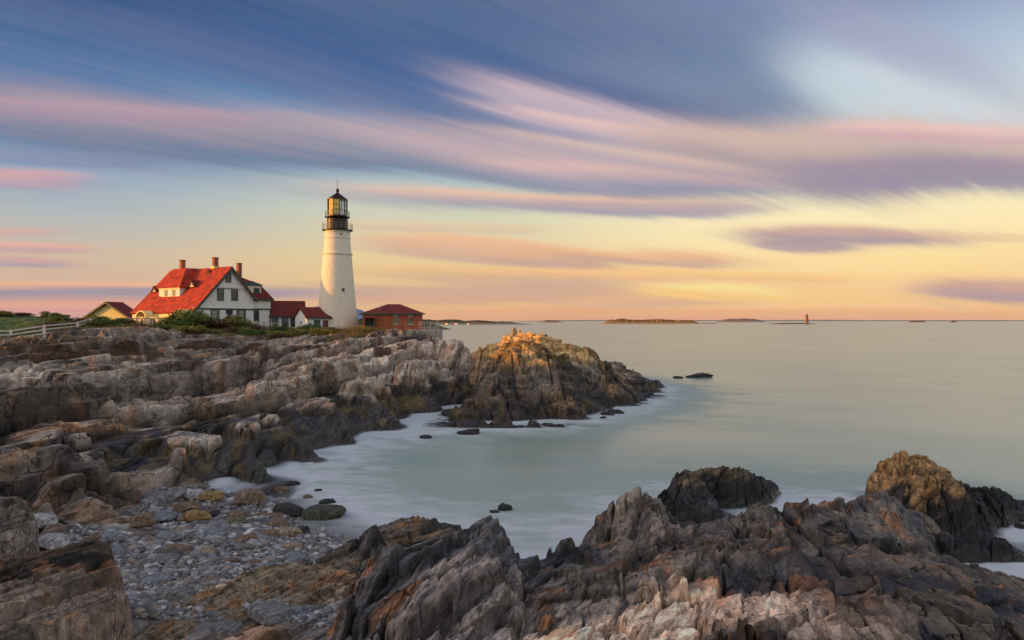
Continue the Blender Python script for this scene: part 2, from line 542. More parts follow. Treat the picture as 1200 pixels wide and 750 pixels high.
# ---- control points read off the photograph (column, row, height above the sea)
headland = Surf([
    # left edge and the shore rocks above the beach
    ('p', -250, 750, 3.6), ('p', -250, 600, 3.0), ('p', -250, 480, 4.5), ('d', -250, 90, 7.5), ('d', -60, 125, 6.2), ('d', -60, 165, 5.5), ('d', -200, 130, 6.0),
    ('p', 0, 750, 2.0), ('p', 0, 690, 1.9), ('p', 0, 640, 1.7), ('p', 0, 612, 2.2), ('p', 0, 575, 2.7), ('p', 0, 540, 2.7), ('p', 0, 500, 3.3),
    ('p', 0, 450, 4.2), ('p', 0, 425, 5.0), ('p', 0, 402, 6.0), ('d', 15, 74, 6.1),
    ('p', 60, 620, 1.4), ('p', 60, 590, 2.3), ('p', 110, 560, 2.3),
    ('p', 100, 640, 1.3), ('p', 130, 600, 1.0), ('p', 125, 578, 1.9), ('p', 100, 545, 2.3), ('p', 100, 500, 3.0), ('p', 100, 460, 3.7), ('p', 100, 425, 4.9), ('p', 100, 402, 6.0),
    # beach
    ('p', 100, 750, 2.0), ('p', 200, 750, 1.9), ('p', 300, 750, 1.9), ('p', 400, 750, 1.8), ('p', 500, 750, 1.6), ('p', 600, 750, 1.0),
    ('p', 200, 690, 1.35), ('p', 300, 690, 1.3), ('p', 400, 690, 1.1), ('p', 500, 690, 0.6),
    ('p', 200, 640, 0.85), ('p', 300, 640, 0.6), ('p', 400, 650, 0.4), ('p', 200, 600, 0.45), ('p', 280, 600, 0.2),
    ('p', 190, 583, 0.5), ('p', 240, 575, 0.15), ('p', 300, 578, -0.03), ('p', 340, 598, -0.03), ('p', 375, 622, -0.1), ('p', 345, 622, 0.15),
    ('p', 420, 600, -0.8), ('p', 360, 570, -0.6), ('p', 500, 620, -0.9), ('p', 310, 563, -0.35),
    # lower ledge over the water, its lip and its foot
    ('p', 150, 568, 0.6), ('p', 165, 548, 1.6), ('p', 210, 562, 0.5), ('p', 215, 538, 1.7), ('p', 258, 556, 0.1), ('p', 255, 516, 1.8), ('p', 200, 505, 2.2),
    ('p', 275, 560, -0.5), ('p', 300, 552, -0.05), ('p', 300, 532, 1.1), ('p', 300, 508, 1.7), ('p', 300, 480, 2.3), ('p', 345, 542, -0.1), ('p', 352, 512, 1.3), ('p', 350, 485, 2.1),
    ('p', 400, 520, 0.0), ('p', 402, 500, 1.1), ('p', 400, 478, 2.1), ('p', 440, 505, 0.0), ('p', 445, 486, 1.1), ('p', 450, 465, 2.1), ('p', 490, 484, 0.0), ('p', 492, 463, 1.5), ('p', 492, 446, 2.6),
    ('p', 520, 468, -0.1), ('p', 520, 448, 1.6), ('p', 525, 430, 3.4), ('p', 545, 445, 0.1), ('p', 545, 428, 2.6), ('p', 552, 412, 4.0),
    ('d', 562, 72, -1.2), ('d', 560, 85, -1.0), ('d', 545, 98, -1.0), ('p', 470, 505, -0.8), ('p', 420, 530, -0.9), ('p', 370, 550, -0.9), ('p', 520, 490, -1.0), ('d', 640, 60, -2), ('d', 640, 100, -2), ('d', 700, 40, -2), ('d', 700, 20, -1.5),
    # middle and upper rock
    ('p', 200, 470, 2.9), ('p', 200, 440, 3.7), ('p', 200, 415, 5.0), ('p', 200, 398, 6.0), ('p', 300, 455, 3.0), ('p', 300, 430, 4.0), ('p', 300, 412, 4.8), ('p', 300, 400, 5.6),
    ('p', 390, 455, 3.0), ('p', 390, 432, 4.0), ('p', 390, 415, 4.8), ('p', 450, 440, 3.5), ('p', 450, 420, 4.5), ('p', 450, 408, 5.2), ('p', 495, 425, 4.2), ('p', 490, 408, 5.2),
    ('p', 520, 410, 5.0), ('p', 538, 402, 5.5), ('p', 548, 404, 5.3), ('d', 530, 90, 4.5), ('d', 500, 90, 5.2), ('d', 500, 110, 4.8), ('d', 500, 128, 3), ('d', 520, 130, -2), ('d', 530, 108, -1.5),
    # plateau with the buildings
    ('d', 60, 76, 6.5), ('d', 95, 86, 7.4), ('d', 150, 92, 6.9), ('d', 200, 97, 6.9), ('d', 260, 98, 6.8), ('d', 330, 99, 6.4), ('d', 400, 99, 5.9), ('d', 450, 100, 5.8), ('d', 480, 100, 5.6),
    ('d', 150, 120, 6.9), ('d', 250, 118, 6.5), ('d', 330, 118, 6.2), ('d', 400, 118, 6.1), ('d', 450, 115, 6.0), ('d', 485, 117, 5.9), ('d', 10, 100, 8.9), ('d', 55, 100, 8.5), ('d', 85, 102, 7.4), ('d', -60, 100, 9.4),
    ('d', 0, 86, 6.8), ('d', 0, 130, 7.5), ('d', 120, 150, 6.5), ('d', 250, 150, 6.0), ('d', 400, 150, 4.0), ('d', 470, 150, -1.5), ('d', 250, 190, 3), ('d', 0, 190, 6),
])

foreground_pts = [
    ('d', 300, 3.2, 5.9), ('d', 700, 3.2, 6.2), ('d', 1200, 3.2, 5.4), ('d', 400, 6, 3.6), ('d', 200, 6, 2.0), ('d', 200, 12, 0.6),
    ('p', 420, 750, 2.9), ('p', 500, 750, 3.4), ('p', 600, 750, 3.9), ('p', 700, 750, 4.2), ('p', 800, 750, 4.5), ('p', 900, 750, 4.6), ('p', 1000, 750, 4.3), ('p', 1100, 750, 3.6), ('p', 1200, 750, 2.9), ('p', 1320, 750, 2.0),
    ('p', 410, 712, 2.3), ('p', 450, 700, 2.7), ('p', 520, 700, 3.2), ('p', 600, 700, 3.4), ('p', 700, 700, 3.4), ('p', 800, 700, 3.8), ('p', 900, 700, 4.0), ('p', 1000, 700, 3.6), ('p', 1100, 700, 2.7), ('p', 1200, 705, 1.7),
    ('p', 430, 668, 1.9), ('p', 470, 660, 2.3), ('p', 540, 660, 2.6), ('p', 620, 660, 2.5), ('p', 700, 660, 2.7), ('p', 800, 655, 3.2), ('p', 870, 650, 3.4), ('p', 940, 648, 3.2), ('p', 1000, 668, 2.9), ('p', 1030, 650, 1.9), ('p', 1100, 665, 1.9), ('p', 1170, 680, 1.0),
    ('p', 455, 624, 2.1), ('p', 428, 640, 1.5), ('p', 500, 640, 1.7), ('p', 530, 640, 1.7), ('p', 560, 618, 2.1), ('p', 600, 630, 2.0), ('p', 630, 645, 1.7), ('p', 655, 630, 1.8), ('p', 690, 634, 1.5),
    ('p', 705, 592, 1.7), ('p', 750, 579, 1.8), ('p', 790, 600, 1.5), ('p', 830, 606, 1.1), ('p', 870, 590, 1.5), ('p', 900, 590, 1.4), ('p', 960, 594, 1.2), ('p', 1000, 586, 1.1), ('p', 1050, 592, 1.0), ('p', 1090, 608, 0.9), ('p', 1130, 655, 0.7), ('p', 1190, 676, 0.5),
    ('p', 750, 625, 2.0), ('p', 900, 620, 2.0), ('p', 1000, 620, 1.6), ('p', 820, 632, 1.9), ('p', 960, 640, 2.2), ('p', 1060, 635, 1.3),
    # it falls away behind its crest
    ('d', 440, 21.5, -0.6), ('d', 490, 21, -0.9), ('d', 540, 22, -0.9), ('d', 600, 21.5, -1), ('d', 650, 22, -1), ('d', 700, 26, -1), ('d', 750, 27, -1), ('d', 800, 26.5, -.8), ('d', 860, 27.5, -1), ('d', 930, 28, -1), ('d', 1000, 29.5, -1),
    ('d', 1060, 28.5, -1), ('d', 1110, 25.8, -1), ('d', 1145, 22.8, -1), ('d', 1200, 22.2, -1), ('d', 1300, 20, -1), ('d', 1400, 18, -2), ('d', 1500, 12, -1), ('d', 600, 40, -3), ('d', 1100, 40, -3),
    # left side sinks under the shingle
    ('d', 380, 12.5, 1.0), ('d', 385, 14.5, 0.8), ('d', 405, 17.3, 0.4), ('d', 410, 20, -0.3), ('d', 340, 16, 0.0),
]
foreground = Surf(foreground_pts)

islet = Surf([
    ('p', 560, 408, 4.9), ('p', 580, 401, 5.7), ('p', 600, 399, 5.8), ('p', 630, 397, 5.95), ('p', 655, 404, 5.6), ('p', 690, 415, 4.7), ('p', 710, 424, 3.8), ('p', 735, 428, 2.9), ('p', 755, 441, 1.2),
    ('p', 564, 425, 4.0), ('p', 561, 446, 2.3), ('d', 549, 63, -.4), ('d', 551, 69, -.9), ('p', 600, 425, 4.3), ('p', 650, 426, 4.2), ('p', 700, 440, 2.8), ('p', 738, 450, 1.2), ('p', 600, 440, 3.2), ('p', 660, 445, 2.9),
    ('p', 532, 472, 0.9), ('p', 580, 455, 2.2), ('p', 640, 455, 2.2), ('p', 690, 463, 1.3), ('p', 740, 462, 0.5), ('p', 580, 476, 1.1), ('p', 640, 476, 1.0),
    ('p', 508, 500, 0.0), ('p', 520, 486, 0.35), ('p', 545, 492, 0.25), ('p', 580, 499, 0.0), ('p', 640, 497, 0.0), ('p', 685, 490, 0.0), ('p', 715, 478, 0.1), ('p', 765, 466, 0.0),
    ('p', 549, 470, 1.1), ('d', 536, 62, -0.5), ('d', 540, 72, -1.2),
    ('p', 490, 505, -1.3), ('p', 580, 515, -1.2), ('p', 640, 512, -1.2), ('p', 710, 500, -1.0), ('p', 800, 470, -1.5), ('d', 790, 80, -1.5), ('d', 765, 98, -1.5),
    ('d', 555, 82, -1.5), ('d', 600, 88, -0.8), ('d', 640, 88, -0.8), ('d', 690, 90, -1.0), ('d', 730, 94, -1.0), ('d', 600, 79, 4.0), ('d', 640, 79, 4.0), ('d', 680, 79, 3.0),
])

skerry = Surf([  # the dark rock beyond the crest of the foreground ledge
    ('p', 790, 560, 1.1), ('p', 810, 553, 1.3), ('p', 845, 549, 1.5), ('p', 868, 556, 1.25), ('p', 893, 572, 0.6), ('p', 912, 576, 0.1), ('p', 780, 578, 0.6), ('p', 825, 562, 1.35), ('d', 822, 31.2, 1.3), ('d', 848, 31.6, 1.3), ('p', 830, 575, 1.0), ('p', 870, 585, 0.3), ('p', 775, 592, -0.1), ('p', 840, 597, 0.0),
    ('p', 760, 600, -0.9), ('p', 840, 612, -0.9), ('p', 925, 590, -0.9), ('d', 790, 32, -0.6), ('d', 850, 33, -0.5), ('d', 890, 33, -1), ('d', 925, 31, -1.2), ('d', 940, 33, -1.4), ('d', 760, 30, -1.0), ('d', 750, 31, -1.2), ('d', 925, 29, -1.2),
])
spur = Surf([  # the ochre topped rock at the right
    ('p', 1035, 546, 1.3), ('p', 1058, 535, 2.1), ('p', 1075, 545, 1.9), ('p', 1100, 552, 1.4), ('p', 1130, 570, 1.1), ('p', 1165, 580, 0.6), ('p', 1185, 590, 0.1), ('p', 1050, 572, 0.9), ('p', 1080, 580, 1.3),
    ('p', 1130, 590, 1.2), ('p', 1160, 610, 0.9), ('p', 1168, 628, 0.35), ('p', 1090, 610, 0.8), ('p', 1130, 628, 0.5), ('p', 1045, 590, 0.3), ('p', 1060, 605, 0.4), ('p', 1180, 600, -0.3),
    ('p', 1020, 565, -0.9), ('p', 1130, 648, -0.5), ('p', 1185, 645, -0.7), ('p', 1210, 600, -0.9), ('p', 1030, 610, -0.5), ('d', 1040, 32.5, -1), ('d', 1080, 34, -1), ('d', 1140, 33, -1), ('d', 1200, 31, -1), ('p', 1070, 650, -0.6),
])


# ============================================================ rock colours and materials
def c8(*c): return np.array(c, np.float32)


def over(base, col, f):
    return base + (np.asarray(col, np.float32) - base) * f[..., None]


def rock_colors(X, Y, Z, tint, crack, kind, slope=None, seed=0):
    n1 = fbm(X / 2.4, Y / 4.0, 4, 300 + seed)
    n2 = fbm(X / 0.7 + 9, Y / 1.3, 4, 310 + seed)
    n3 = fbm(X / 5.0, Y / 9.0, 3, 320 + seed)
    shp = X.shape + (3,)
    base = np.broadcast_to(c8(0.225, 0.188, 0.158), shp).copy()
    if kind == 'headland':
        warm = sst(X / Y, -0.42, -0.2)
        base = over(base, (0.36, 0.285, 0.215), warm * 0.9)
        base = over(base, (0.38, 0.33, 0.29), sst(n1, 0.52, 0.66) * 0.7)
        base = over(base, (0.085, 0.072, 0.066), sst(n1, 0.46, 0.36) * 0.85)
        base = over(base, (0.30, 0.215, 0.15), sst(n2, 0.52, 0.62) * 0.5)
        base = over(base, (0.33, 0.165, 0.075), sst(n2, 0.60, 0.75) * 0.45)
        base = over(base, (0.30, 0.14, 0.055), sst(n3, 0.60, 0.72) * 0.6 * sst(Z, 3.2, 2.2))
    elif kind == 'foreground':
        u = X / Y
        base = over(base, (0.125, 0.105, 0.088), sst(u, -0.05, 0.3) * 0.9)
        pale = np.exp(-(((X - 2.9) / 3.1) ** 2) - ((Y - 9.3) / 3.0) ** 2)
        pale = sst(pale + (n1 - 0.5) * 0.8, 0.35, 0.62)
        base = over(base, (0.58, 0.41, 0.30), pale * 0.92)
        mid = np.exp(-(((X + 1.6) / 1.6) ** 2) - ((Y - 12.5) / 5.5) ** 2)
        base = over(base, (0.25, 0.215, 0.20), sst(mid + (n1 - 0.5) * 0.6, 0.35, 0.7) * 0.8)
        base = over(base, (0.075, 0.075, 0.085), sst(n3, 0.50, 0.60) * 0.85 * (1 - pale))
        base = over(base, (0.025, 0.026, 0.03), sst(n2 * .5 + n1 * .5, 0.54, 0.60) * 0.85 * (1 - pale))
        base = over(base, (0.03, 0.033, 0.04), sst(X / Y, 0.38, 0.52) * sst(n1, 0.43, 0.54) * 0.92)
        base = over(base, (0.34, 0.15, 0.06), sst(n2, 0.64, 0.76) * 0.6)
        base = over(base, (0.16, 0.10, 0.05), sst(n1, 0.55, 0.7) * sst(u, 0.05, 0.3) * 0.6)
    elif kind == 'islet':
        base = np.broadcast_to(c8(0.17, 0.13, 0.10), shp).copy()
        base = over(base, (0.42, 0.26, 0.10), sst(Z + (n1 - 0.5) * 3, 3.2, 5.0) * 0.8)  # gold of the low sun put into the colour of the upper rock
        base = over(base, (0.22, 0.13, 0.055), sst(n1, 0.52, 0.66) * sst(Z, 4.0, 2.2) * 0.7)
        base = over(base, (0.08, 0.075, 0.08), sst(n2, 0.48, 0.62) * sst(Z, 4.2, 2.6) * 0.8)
    elif kind == 'ochre':
        base = np.broadcast_to(c8(0.20, 0.125, 0.06), shp).copy()
        base = over(base, (0.27, 0.16, 0.055), sst(n2, 0.5, 0.65) * 0.6)
        base = over(base, (0.025, 0.024, 0.026), sst((0.75 - Z) + (n1 - 0.5) * 1.8 + (n2 - .5) * 1.2 + sst(X / Y, 0.60, 0.68) * 0.5, 0.0, 0.25))
    elif kind == 'dark':
        base = np.broadcast_to(c8(0.11, 0.08, 0.05), shp).copy()
        base = over(base, (0.03, 0.028, 0.03), sst((1.15 - Z) + (n1 - 0.5) * 1.6, 0.0, 0.3))
    base = base * ((1.55 if kind == 'headland' else 1.5) * np.clip(1 + tint * 1.0, 0.3, 2.1))[..., None]
    # weed and wet band above the sea: a stain with its own ragged shape
    wn = (n1 - 0.5) * 1.9 + (n2 - 0.5) * 0.9
    if kind == 'headland':
        lvl = 2.05
        onbeach = sst(X / Y, -0.40, -0.43) * sst(Y, 31.5, 29.5)
        dark = sst(Z + wn, lvl + 0.35, lvl - 0.15) * (1 - onbeach) * sst(Y, 28.5, 30.0)
    elif kind == 'islet':
        dark = sst(Z + wn, 1.7, 1.0)
    elif kind == 'foreground':
        dark = sst(Z + wn * 0.7, 0.95, 0.5)
    else:
        dark = sst(Z + wn * 0.4, 0.5, 0.1)
    base = over(base, (0.035, 0.031, 0.030), dark * 0.93)
    if kind in ('headland', 'islet'):
        g = sst(n2 + (n3 - 0.5) * 0.5, 0.50, 0.62) * sst(Z, 0.15, 0.5) * sst(Z, 2.1, 1.4) * dark
        base = over(base, (0.17, 0.115, 0.035), g * 0.8)
    base = over(base, base * 0.28, crack * 0.85)
    wet = np.clip(dark * 0.9, 0, 1)
    if kind == 'foreground':
        wet = np.maximum(wet, sst(X / Y, 0.38, 0.52) * sst(n1, 0.43, 0.54) * 0.85)
    return np.clip(base, 0.004, 0.9), wet


def make_rock_mat(name, use_attr=True, obj_color=False, strong=1.0, fs=1.0, bd=None):
    m = bpy.data.materials.new(name)
    m.use_nodes = True
    t = m.node_tree
    T = NT(t)
    b = t.nodes['Principled BSDF']
    co = T.mapping(T.coord('Object'), scale=(fs, fs, fs))
    rot = T.mapping(co, rot=(0.0, 0.0, -(STRIKE - math.pi / 2)), scale=(1, 1, 1))
    lay = T.mapping(rot, rot=(0, R(38), 0), scale=(5.0, 0.55, 2.2))
    nl = T.noise(lay, 1.6, 8, 0.62, 0.4)
    nf = T.noise(co, 3.2, 10, 0.66, 0.2)
    ng = T.noise(co, 22.0, 6, 0.7)
    wv = t.nodes.new('ShaderNodeTexNoise')
    t.links.new(rot, wv.inputs['Vector'])
    wv.inputs['Scale'].default_value = 1.7
    wv.inputs['Detail'].default_value = 5
    va = t.nodes.new('ShaderNodeVectorMath')
    va.operation = 'MULTIPLY_ADD'
    t.links.new(wv.outputs['Color'], va.inputs[0])
    va.inputs[1].default_value = (1.1, 1.1, 1.1)
    t.links.new(rot, va.inputs[2])
    rw_ = va.outputs[0]
    gate = T.noise(co, 0.9, 4, 0.6)
    ck = T.voro(T.mapping(rw_, rot=(0, R(38), 0), scale=(2.6, 0.55, 1.3)), 1.3, 'DISTANCE_TO_EDGE')
    ck = T.m('MAXIMUM', T.sstep(ck, 0.0, 0.05), T.sstep(gate, 0.56, 0.44))
    ck2 = T.voro(T.mapping(rw_, rot=(0.2, 0.7, 0.1), scale=(7, 1.6, 4)), 1.1, 'DISTANCE_TO_EDGE')
    ck2 = T.m('MAXIMUM', T.sstep(ck2, 0.0, 0.06), T.sstep(gate, 0.42, 0.55))
    if obj_color:
        info = t.nodes.new('ShaderNodeObjectInfo')
        base = info.outputs['Color']
        wet = 0.0
        hard = 1.0
    else:
        base = T.attr('Col')
        wet = T.attr('wet', 'Fac')
        hard = T.sub(1.0, T.attr('soft', 'Fac'))
    v = T.add(T.mul(nl, 0.55), T.mul(nf, 0.45))
    v = T.sstep(v, 0.36, 0.66, 0.48, 1.5)
    v = T.mul(v, T.sstep(ng, 0.3, 0.7, 0.78, 1.22))
    col = T.mix(1.0, base, T.comb(v, v, v), 'MULTIPLY')
    # quartz veins / pale lichen and rusty bleeding
    vein = T.noise(T.mapping(rot, rot=(0, R(38), 0), scale=(9, 0.8, 3)), 1.0, 5, 0.7, 0.8)
    col = T.mix(T.sstep(vein, 0.60, 0.70, 0.0, 0.35 * strong), col, T.mix(1.0, base, (1.9, 1.8, 1.75), 'MULTIPLY'))
    rust = T.noise(co, 1.1, 6, 0.6, 0.6)
    col = T.mix(T.sstep(rust, 0.60, 0.72, 0.0, 0.45), col, T.mix(1.0, base, (1.35, 0.72, 0.38), 'MULTIPLY'))
    ckm = T.add(T.mul(T.mul(ck, T.sstep(ck2, 0.0, 1.0, 0.72, 1.0)), hard), T.sub(1.0, hard))
    col = T.mix(T.sub(1.0, ckm), col, T.mix(1.0, col, (0.33, 0.31, 0.30), 'MULTIPLY'))
    T._in(b.inputs['Base Color'], col)
    rg = T.sstep(nf, 0.3, 0.7, 0.72, 0.92)
    if not obj_color:
        rg = T.add(T.mul(rg, T.sub(1.0, wet)), T.mul(wet, T.sstep(ng, 0.3, 0.7, 0.22, 0.5)))
    T._in(b.inputs['Roughness'], rg)
    b.inputs['Specular IOR Level'].default_value = 0.42
    h = T.add(T.mul(nl, 0.9), T.add(T.mul(nf, 0.7), T.add(T.mul(ng, 0.13), T.mul(hard, T.add(T.mul(ck, 0.40), T.mul(ck2, 0.16))))))
    T._in(b.inputs['Normal'], T.bump(h, 0.95, bd or 0.13 * strong))
    return m


M_ROCK = make_rock_mat('rock', strong=1.4, fs=0.42, bd=0.12)
M_ROCKN = make_rock_mat('rock_near', strong=0.75, bd=0.045)
M_STONE = make_rock_mat('stone', obj_color=True, strong=0.35)


def polar_rows(y0, y1, n): return np.exp(np.linspace(math.log(y0), math.log(y1), n))


class Patch:
    """terrain sheet; columns fan out from the shore we stand on, denser near by"""
    def __init__(s, surf, u0, u1, nu, y0, y1, ny, octs, kind, seed=0, ampf=None, tilt=1.0, post=None, aniso=2.6, edges=(1, 1, 1, 1), strike=STRIKE, terr=None):
        us = np.linspace(u0, u1, nu)
        ys = polar_rows(y0, y1, ny)
        s.us, s.ys = us, ys
        U, Y = np.meshgrid(us, ys)
        X = (U * Y).astype(np.float64)
        # bend the sheet a little so rows do not line up with the view
        base = surf(X, Y)
        fu = (U - u0) / (u1 - u0)
        fy = (np.log(Y) - math.log(y0)) / (math.log(y1) - math.log(y0))
        for on, q in zip(edges, (fu, 1 - fu, fy, 1 - fy)):
            if on: base = base - 4.0 * sst(q, 0.07, 0.0)
        base = base.astype(np.float32)
        H, crack, tint = fractured(X, Y, octs, seed, tilt, aniso, strike)
        amp = np.ones_like(base) if ampf is None else ampf(X, Y, base)
        Z = base + H * amp
        crack = crack * np.clip(amp, 0, 1)
        s.extra = {}
        if terr is not None:
            c_, s_ = math.cos(strike), math.sin(strike)
            V_ = X * s_ - Y * c_
            for T_, w_, dip_ in terr:
                q = (Z + dip_ * V_ + (fbm(X / 3.1, Y / 5.0, 3, seed + 71) - .5) * 1.2) / T_
                q = q + (fbm(X / .8, Y / .8, 2, seed + 72) - .5) * (.12 if kind == 'headland' else .35)
                k_ = np.floor(q)
                f_ = q - k_
                wv_ = w_ * (0.4 + 1.2 * hf(k_.astype(np.int64), k_.astype(np.int64) * 0, seed + 5))
                Z = Z + (wv_ * T_ * (sst(f_, .62, .98) - f_) * np.clip(amp, 0, 1)).astype(np.float32)
                crack = np.maximum(crack, (.5 if kind == 'headland' else .75) * sst(f_, .66, .78) * sst(f_, .92, .8))
        if post is not None:
            Z, crack, tint = post(X, Y, Z, base, crack, tint, s.extra)
        for _ in range({'headland': 1, 'islet': 1}.get(kind, 1)):
            Z[:, 1:-1] = (Z[:, :-2] + 2 * Z[:, 1:-1] + Z[:, 2:]) / 4
        s.X, s.Y, s.Z = X, Y, Z
        cols, wet = rock_colors(X, Y, Z, tint * np.clip(amp, 0, 1), crack, kind, seed=seed)
        if 'recolor' in s.extra: cols, wet = s.extra['recolor'](X, Y, Z, cols, wet)
        s.cols, s.wet = cols, wet

    def mesh(s, name, mat, origin=None):
        ny, nu = s.X.shape
        co = np.stack([s.X, s.Y, s.Z], -1).reshape(-1, 3)
        idx = np.arange(ny * nu).reshape(ny, nu)
        f = np.stack([idx[:-1, :-1], idx[:-1, 1:], idx[1:, 1:], idx[1:, :-1]], -1).reshape(-1, 4)
        # leave out what lies well under the sea
        zz = s.Z.reshape(-1)
        keep = (zz[f].max(1) > -0.9)
        f = f[keep]
        used = np.zeros(len(co), bool)
        used[f.ravel()] = True
        rm = np.cumsum(used) - 1
        f = rm[f]
        co = co[used]
        org = np.array(origin if origin is not None else (0, 0, 0), np.float64)
        o = np_mesh(name, co - org, f, mat, False, s.cols.reshape(-1, 3)[used], {'wet': s.wet.reshape(-1)[used], 'soft': s.extra.get('soft', np.zeros_like(s.wet)).reshape(-1)[used]}, loc=tuple(org))
        return o

    def z_at(s, x, y):
        u = x / y
        i = (u - s.us[0]) / (s.us[-1] - s.us[0]) * (len(s.us) - 1)
        j = (math.log(y) - math.log(s.ys[0])) / (math.log(s.ys[-1]) - math.log(s.ys[0])) * (len(s.ys) - 1)
        if not (0 <= i < len(s.us) - 1 and 0 <= j < len(s.ys) - 1): return -9.0
        i0, j0 = int(i), int(j)
        return float(s.Z[j0, i0] * (1 - (i - i0)) + s.Z[j0, i0 + 1] * (i - i0)) * (1 - (j - j0)) + float(s.Z[j0 + 1, i0] * (1 - (i - i0)) + s.Z[j0 + 1, i0 + 1] * (i - i0)) * (j - j0)

    def hit(s, px, py):
        """point of the sheet seen at a photo position"""
        u = (px - 600) / FP
        i = int(round((u - s.us[0]) / (s.us[-1] - s.us[0]) * (len(s.us) - 1)))
        if not 0 <= i < len(s.us): return None
        rows = 376 - (s.Z[:, i] - CAMZ) / s.ys * FP
        k = np.argmax(rows <= py)
        if rows[k] > py: return None
        return (u * s.ys[k], s.ys[k], float(s.Z[k, i]))


# ---- headland and beach: one sheet
def beach_mask(X, Y, base):
    u = X / Y
    n = fbm(X / 2.0, Y / 2.0, 3, 77)
    m = sst(base + (n - 0.5) * 0.5, 2.05, 1.55) * sst(Y, 31.5, 30.0) * sst(u, -0.72, -0.66)
    ledge = sst(u, -0.625, -0.60) 
    near = sst(Y, 23.0, 21.5)
    return m * np.maximum(near, ledge * sst(base, 1.0, 0.7))


def headland_amp(X, Y, base):
    bm = beach_mask(X, Y, base)
    plateau = sst(Y, 72, 92) * sst(X / Y, -0.10, -0.14)
    a = (1 - 0.97 * bm) * (1 - 0.93 * plateau)
    return a * sst(base, -0.8, 0.3) * (0.55 + 0.75 * sst(base, 0.8, 2.2))


def headland_post(X, Y, Z, base, crack, tint, ex):
    bm = beach_mask(X, Y, base)
    Z = Z + bm * (fbm(X / 0.9, Y / 0.9, 3, 88) - 0.5) * 0.22
    Z = Z + sst(Y, 84, 96) * (fbm(X / 4, Y / 4, 3, 89) - 0.5) * 0.3
    veg = sst(Y + (fbm(X / 3.0, Y / 5.0, 4, 91) - 0.5) * 34 + 14 * sst(X / Y, -0.60, -0.68) - 5 * sst(X / Y, -0.22, -0.16), 86, 92) * sst(Z, 4.6, 5.4)
    brown = sst(fbm(X / 3.0 + 50, Y / 5.0, 4, 92), 0.62, 0.68) * sst(Z, 3.6, 4.4) * sst(Y, 40, 48)
    crack = crack * (1 - veg)

    def rec(X, Y, Z, cols, wet):
        gn = fbm(X / 1.2, Y / 1.2, 3, 93)
        grass = c8(0.07, 0.115, 0.022) + (c8(0.16, 0.12, 0.045) - c8(0.07, 0.115, 0.022)) * sst(gn, 0.45, 0.65)[..., None]
        cols = cols + (grass - cols) * veg[..., None]
        cols = over(cols, (0.11, 0.05, 0.03), brown * (1 - veg) * 0.85)
        cols = over(cols, (0.10, 0.15, 0.03), veg * sst(X / Y, -0.62, -0.66) * sst(gn, .35, .5) * 0.8)
        # gravel apron and path before the brick building
        path = sst(np.abs(Y - 103 - (X + 20) * 0.1), 3.0, 2.0) * sst(X, -27, -24) * sst(X, -10, -12)
        cols = over(cols, (0.38, 0.36, 0.34), path)
        peb = vnoise(X / 0.05, Y / 0.05, 95)
        gcol = c8(0.13, 0.13, 0.14) + (c8(0.26, 0.25, 0.25) - c8(0.13, 0.13, 0.14)) * peb[..., None]
        cols = cols + (gcol - cols) * bm[..., None]
        wet = wet * (1 - veg)
        wet = np.maximum(wet * (1 - bm), bm * sst(Z, 0.5, 0.1) * 0.8)
        return cols, wet
    ex['recolor'] = rec
    ex['soft'] = np.maximum(bm, veg)
    return Z, crack, tint


OCT_FAR = [(5.5, 0.80), (2.1, 0.44), (0.95, 0.20), (0.42, 0.07)]
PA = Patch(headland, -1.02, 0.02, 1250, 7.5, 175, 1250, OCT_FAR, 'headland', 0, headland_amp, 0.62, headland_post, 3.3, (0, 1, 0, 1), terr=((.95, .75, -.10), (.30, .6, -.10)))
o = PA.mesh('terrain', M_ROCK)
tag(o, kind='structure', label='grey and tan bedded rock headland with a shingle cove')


def fg_amp(X, Y, base):
    return sst(base, -1.0, 0.2) * (0.6 + 0.4 * sst(base, 0.5, 2.0))


OCT_NEAR = [(4.2, 0.38), (1.7, 0.34), (0.70, 0.20), (0.27, 0.075), (0.11, 0.030), (0.04, 0.009)]
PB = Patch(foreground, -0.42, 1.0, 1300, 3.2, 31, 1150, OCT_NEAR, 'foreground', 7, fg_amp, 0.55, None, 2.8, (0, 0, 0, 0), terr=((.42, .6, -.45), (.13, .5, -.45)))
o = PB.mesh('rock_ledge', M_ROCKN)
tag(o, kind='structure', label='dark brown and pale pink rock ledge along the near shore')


def edge_amp(X, Y, base): return sst(base, -0.9, 0.5)


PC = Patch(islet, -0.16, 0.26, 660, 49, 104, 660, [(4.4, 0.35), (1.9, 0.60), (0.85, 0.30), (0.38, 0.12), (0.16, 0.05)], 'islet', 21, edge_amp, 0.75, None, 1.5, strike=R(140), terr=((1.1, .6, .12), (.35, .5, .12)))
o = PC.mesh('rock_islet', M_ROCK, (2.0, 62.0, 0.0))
tag(o, 'big rocky islet with its top lit orange, just off the tip of the headland', 'islet')
PD = Patch(skerry, 0.18, 0.44, 420, 26, 36, 300, [(1.6, 0.15), (0.7, 0.17), (0.32, 0.11), (0.14, 0.05), (0.06, 0.02)], 'dark', 31, edge_amp, 0.3, None, 2.0, terr=((.35, .5, -.3), (.12, .4, -.3)))
o = PD.mesh('sea_rock', M_ROCKN, (9.0, 30.0, 0.0))
tag(o, 'black seaweed covered rock with brown top, in the water just beyond the near ledge', 'rock')
PE = Patch(spur, 0.50, 0.80, 460, 22, 35.5, 380, [(1.5, 0.35), (0.65, 0.28), (0.3, 0.14), (0.13, 0.05), (0.055, 0.02)], 'ochre', 41, edge_amp, 0.4, None, 1.8, terr=((.4, .5, -.4), (.14, .4, -.4)))
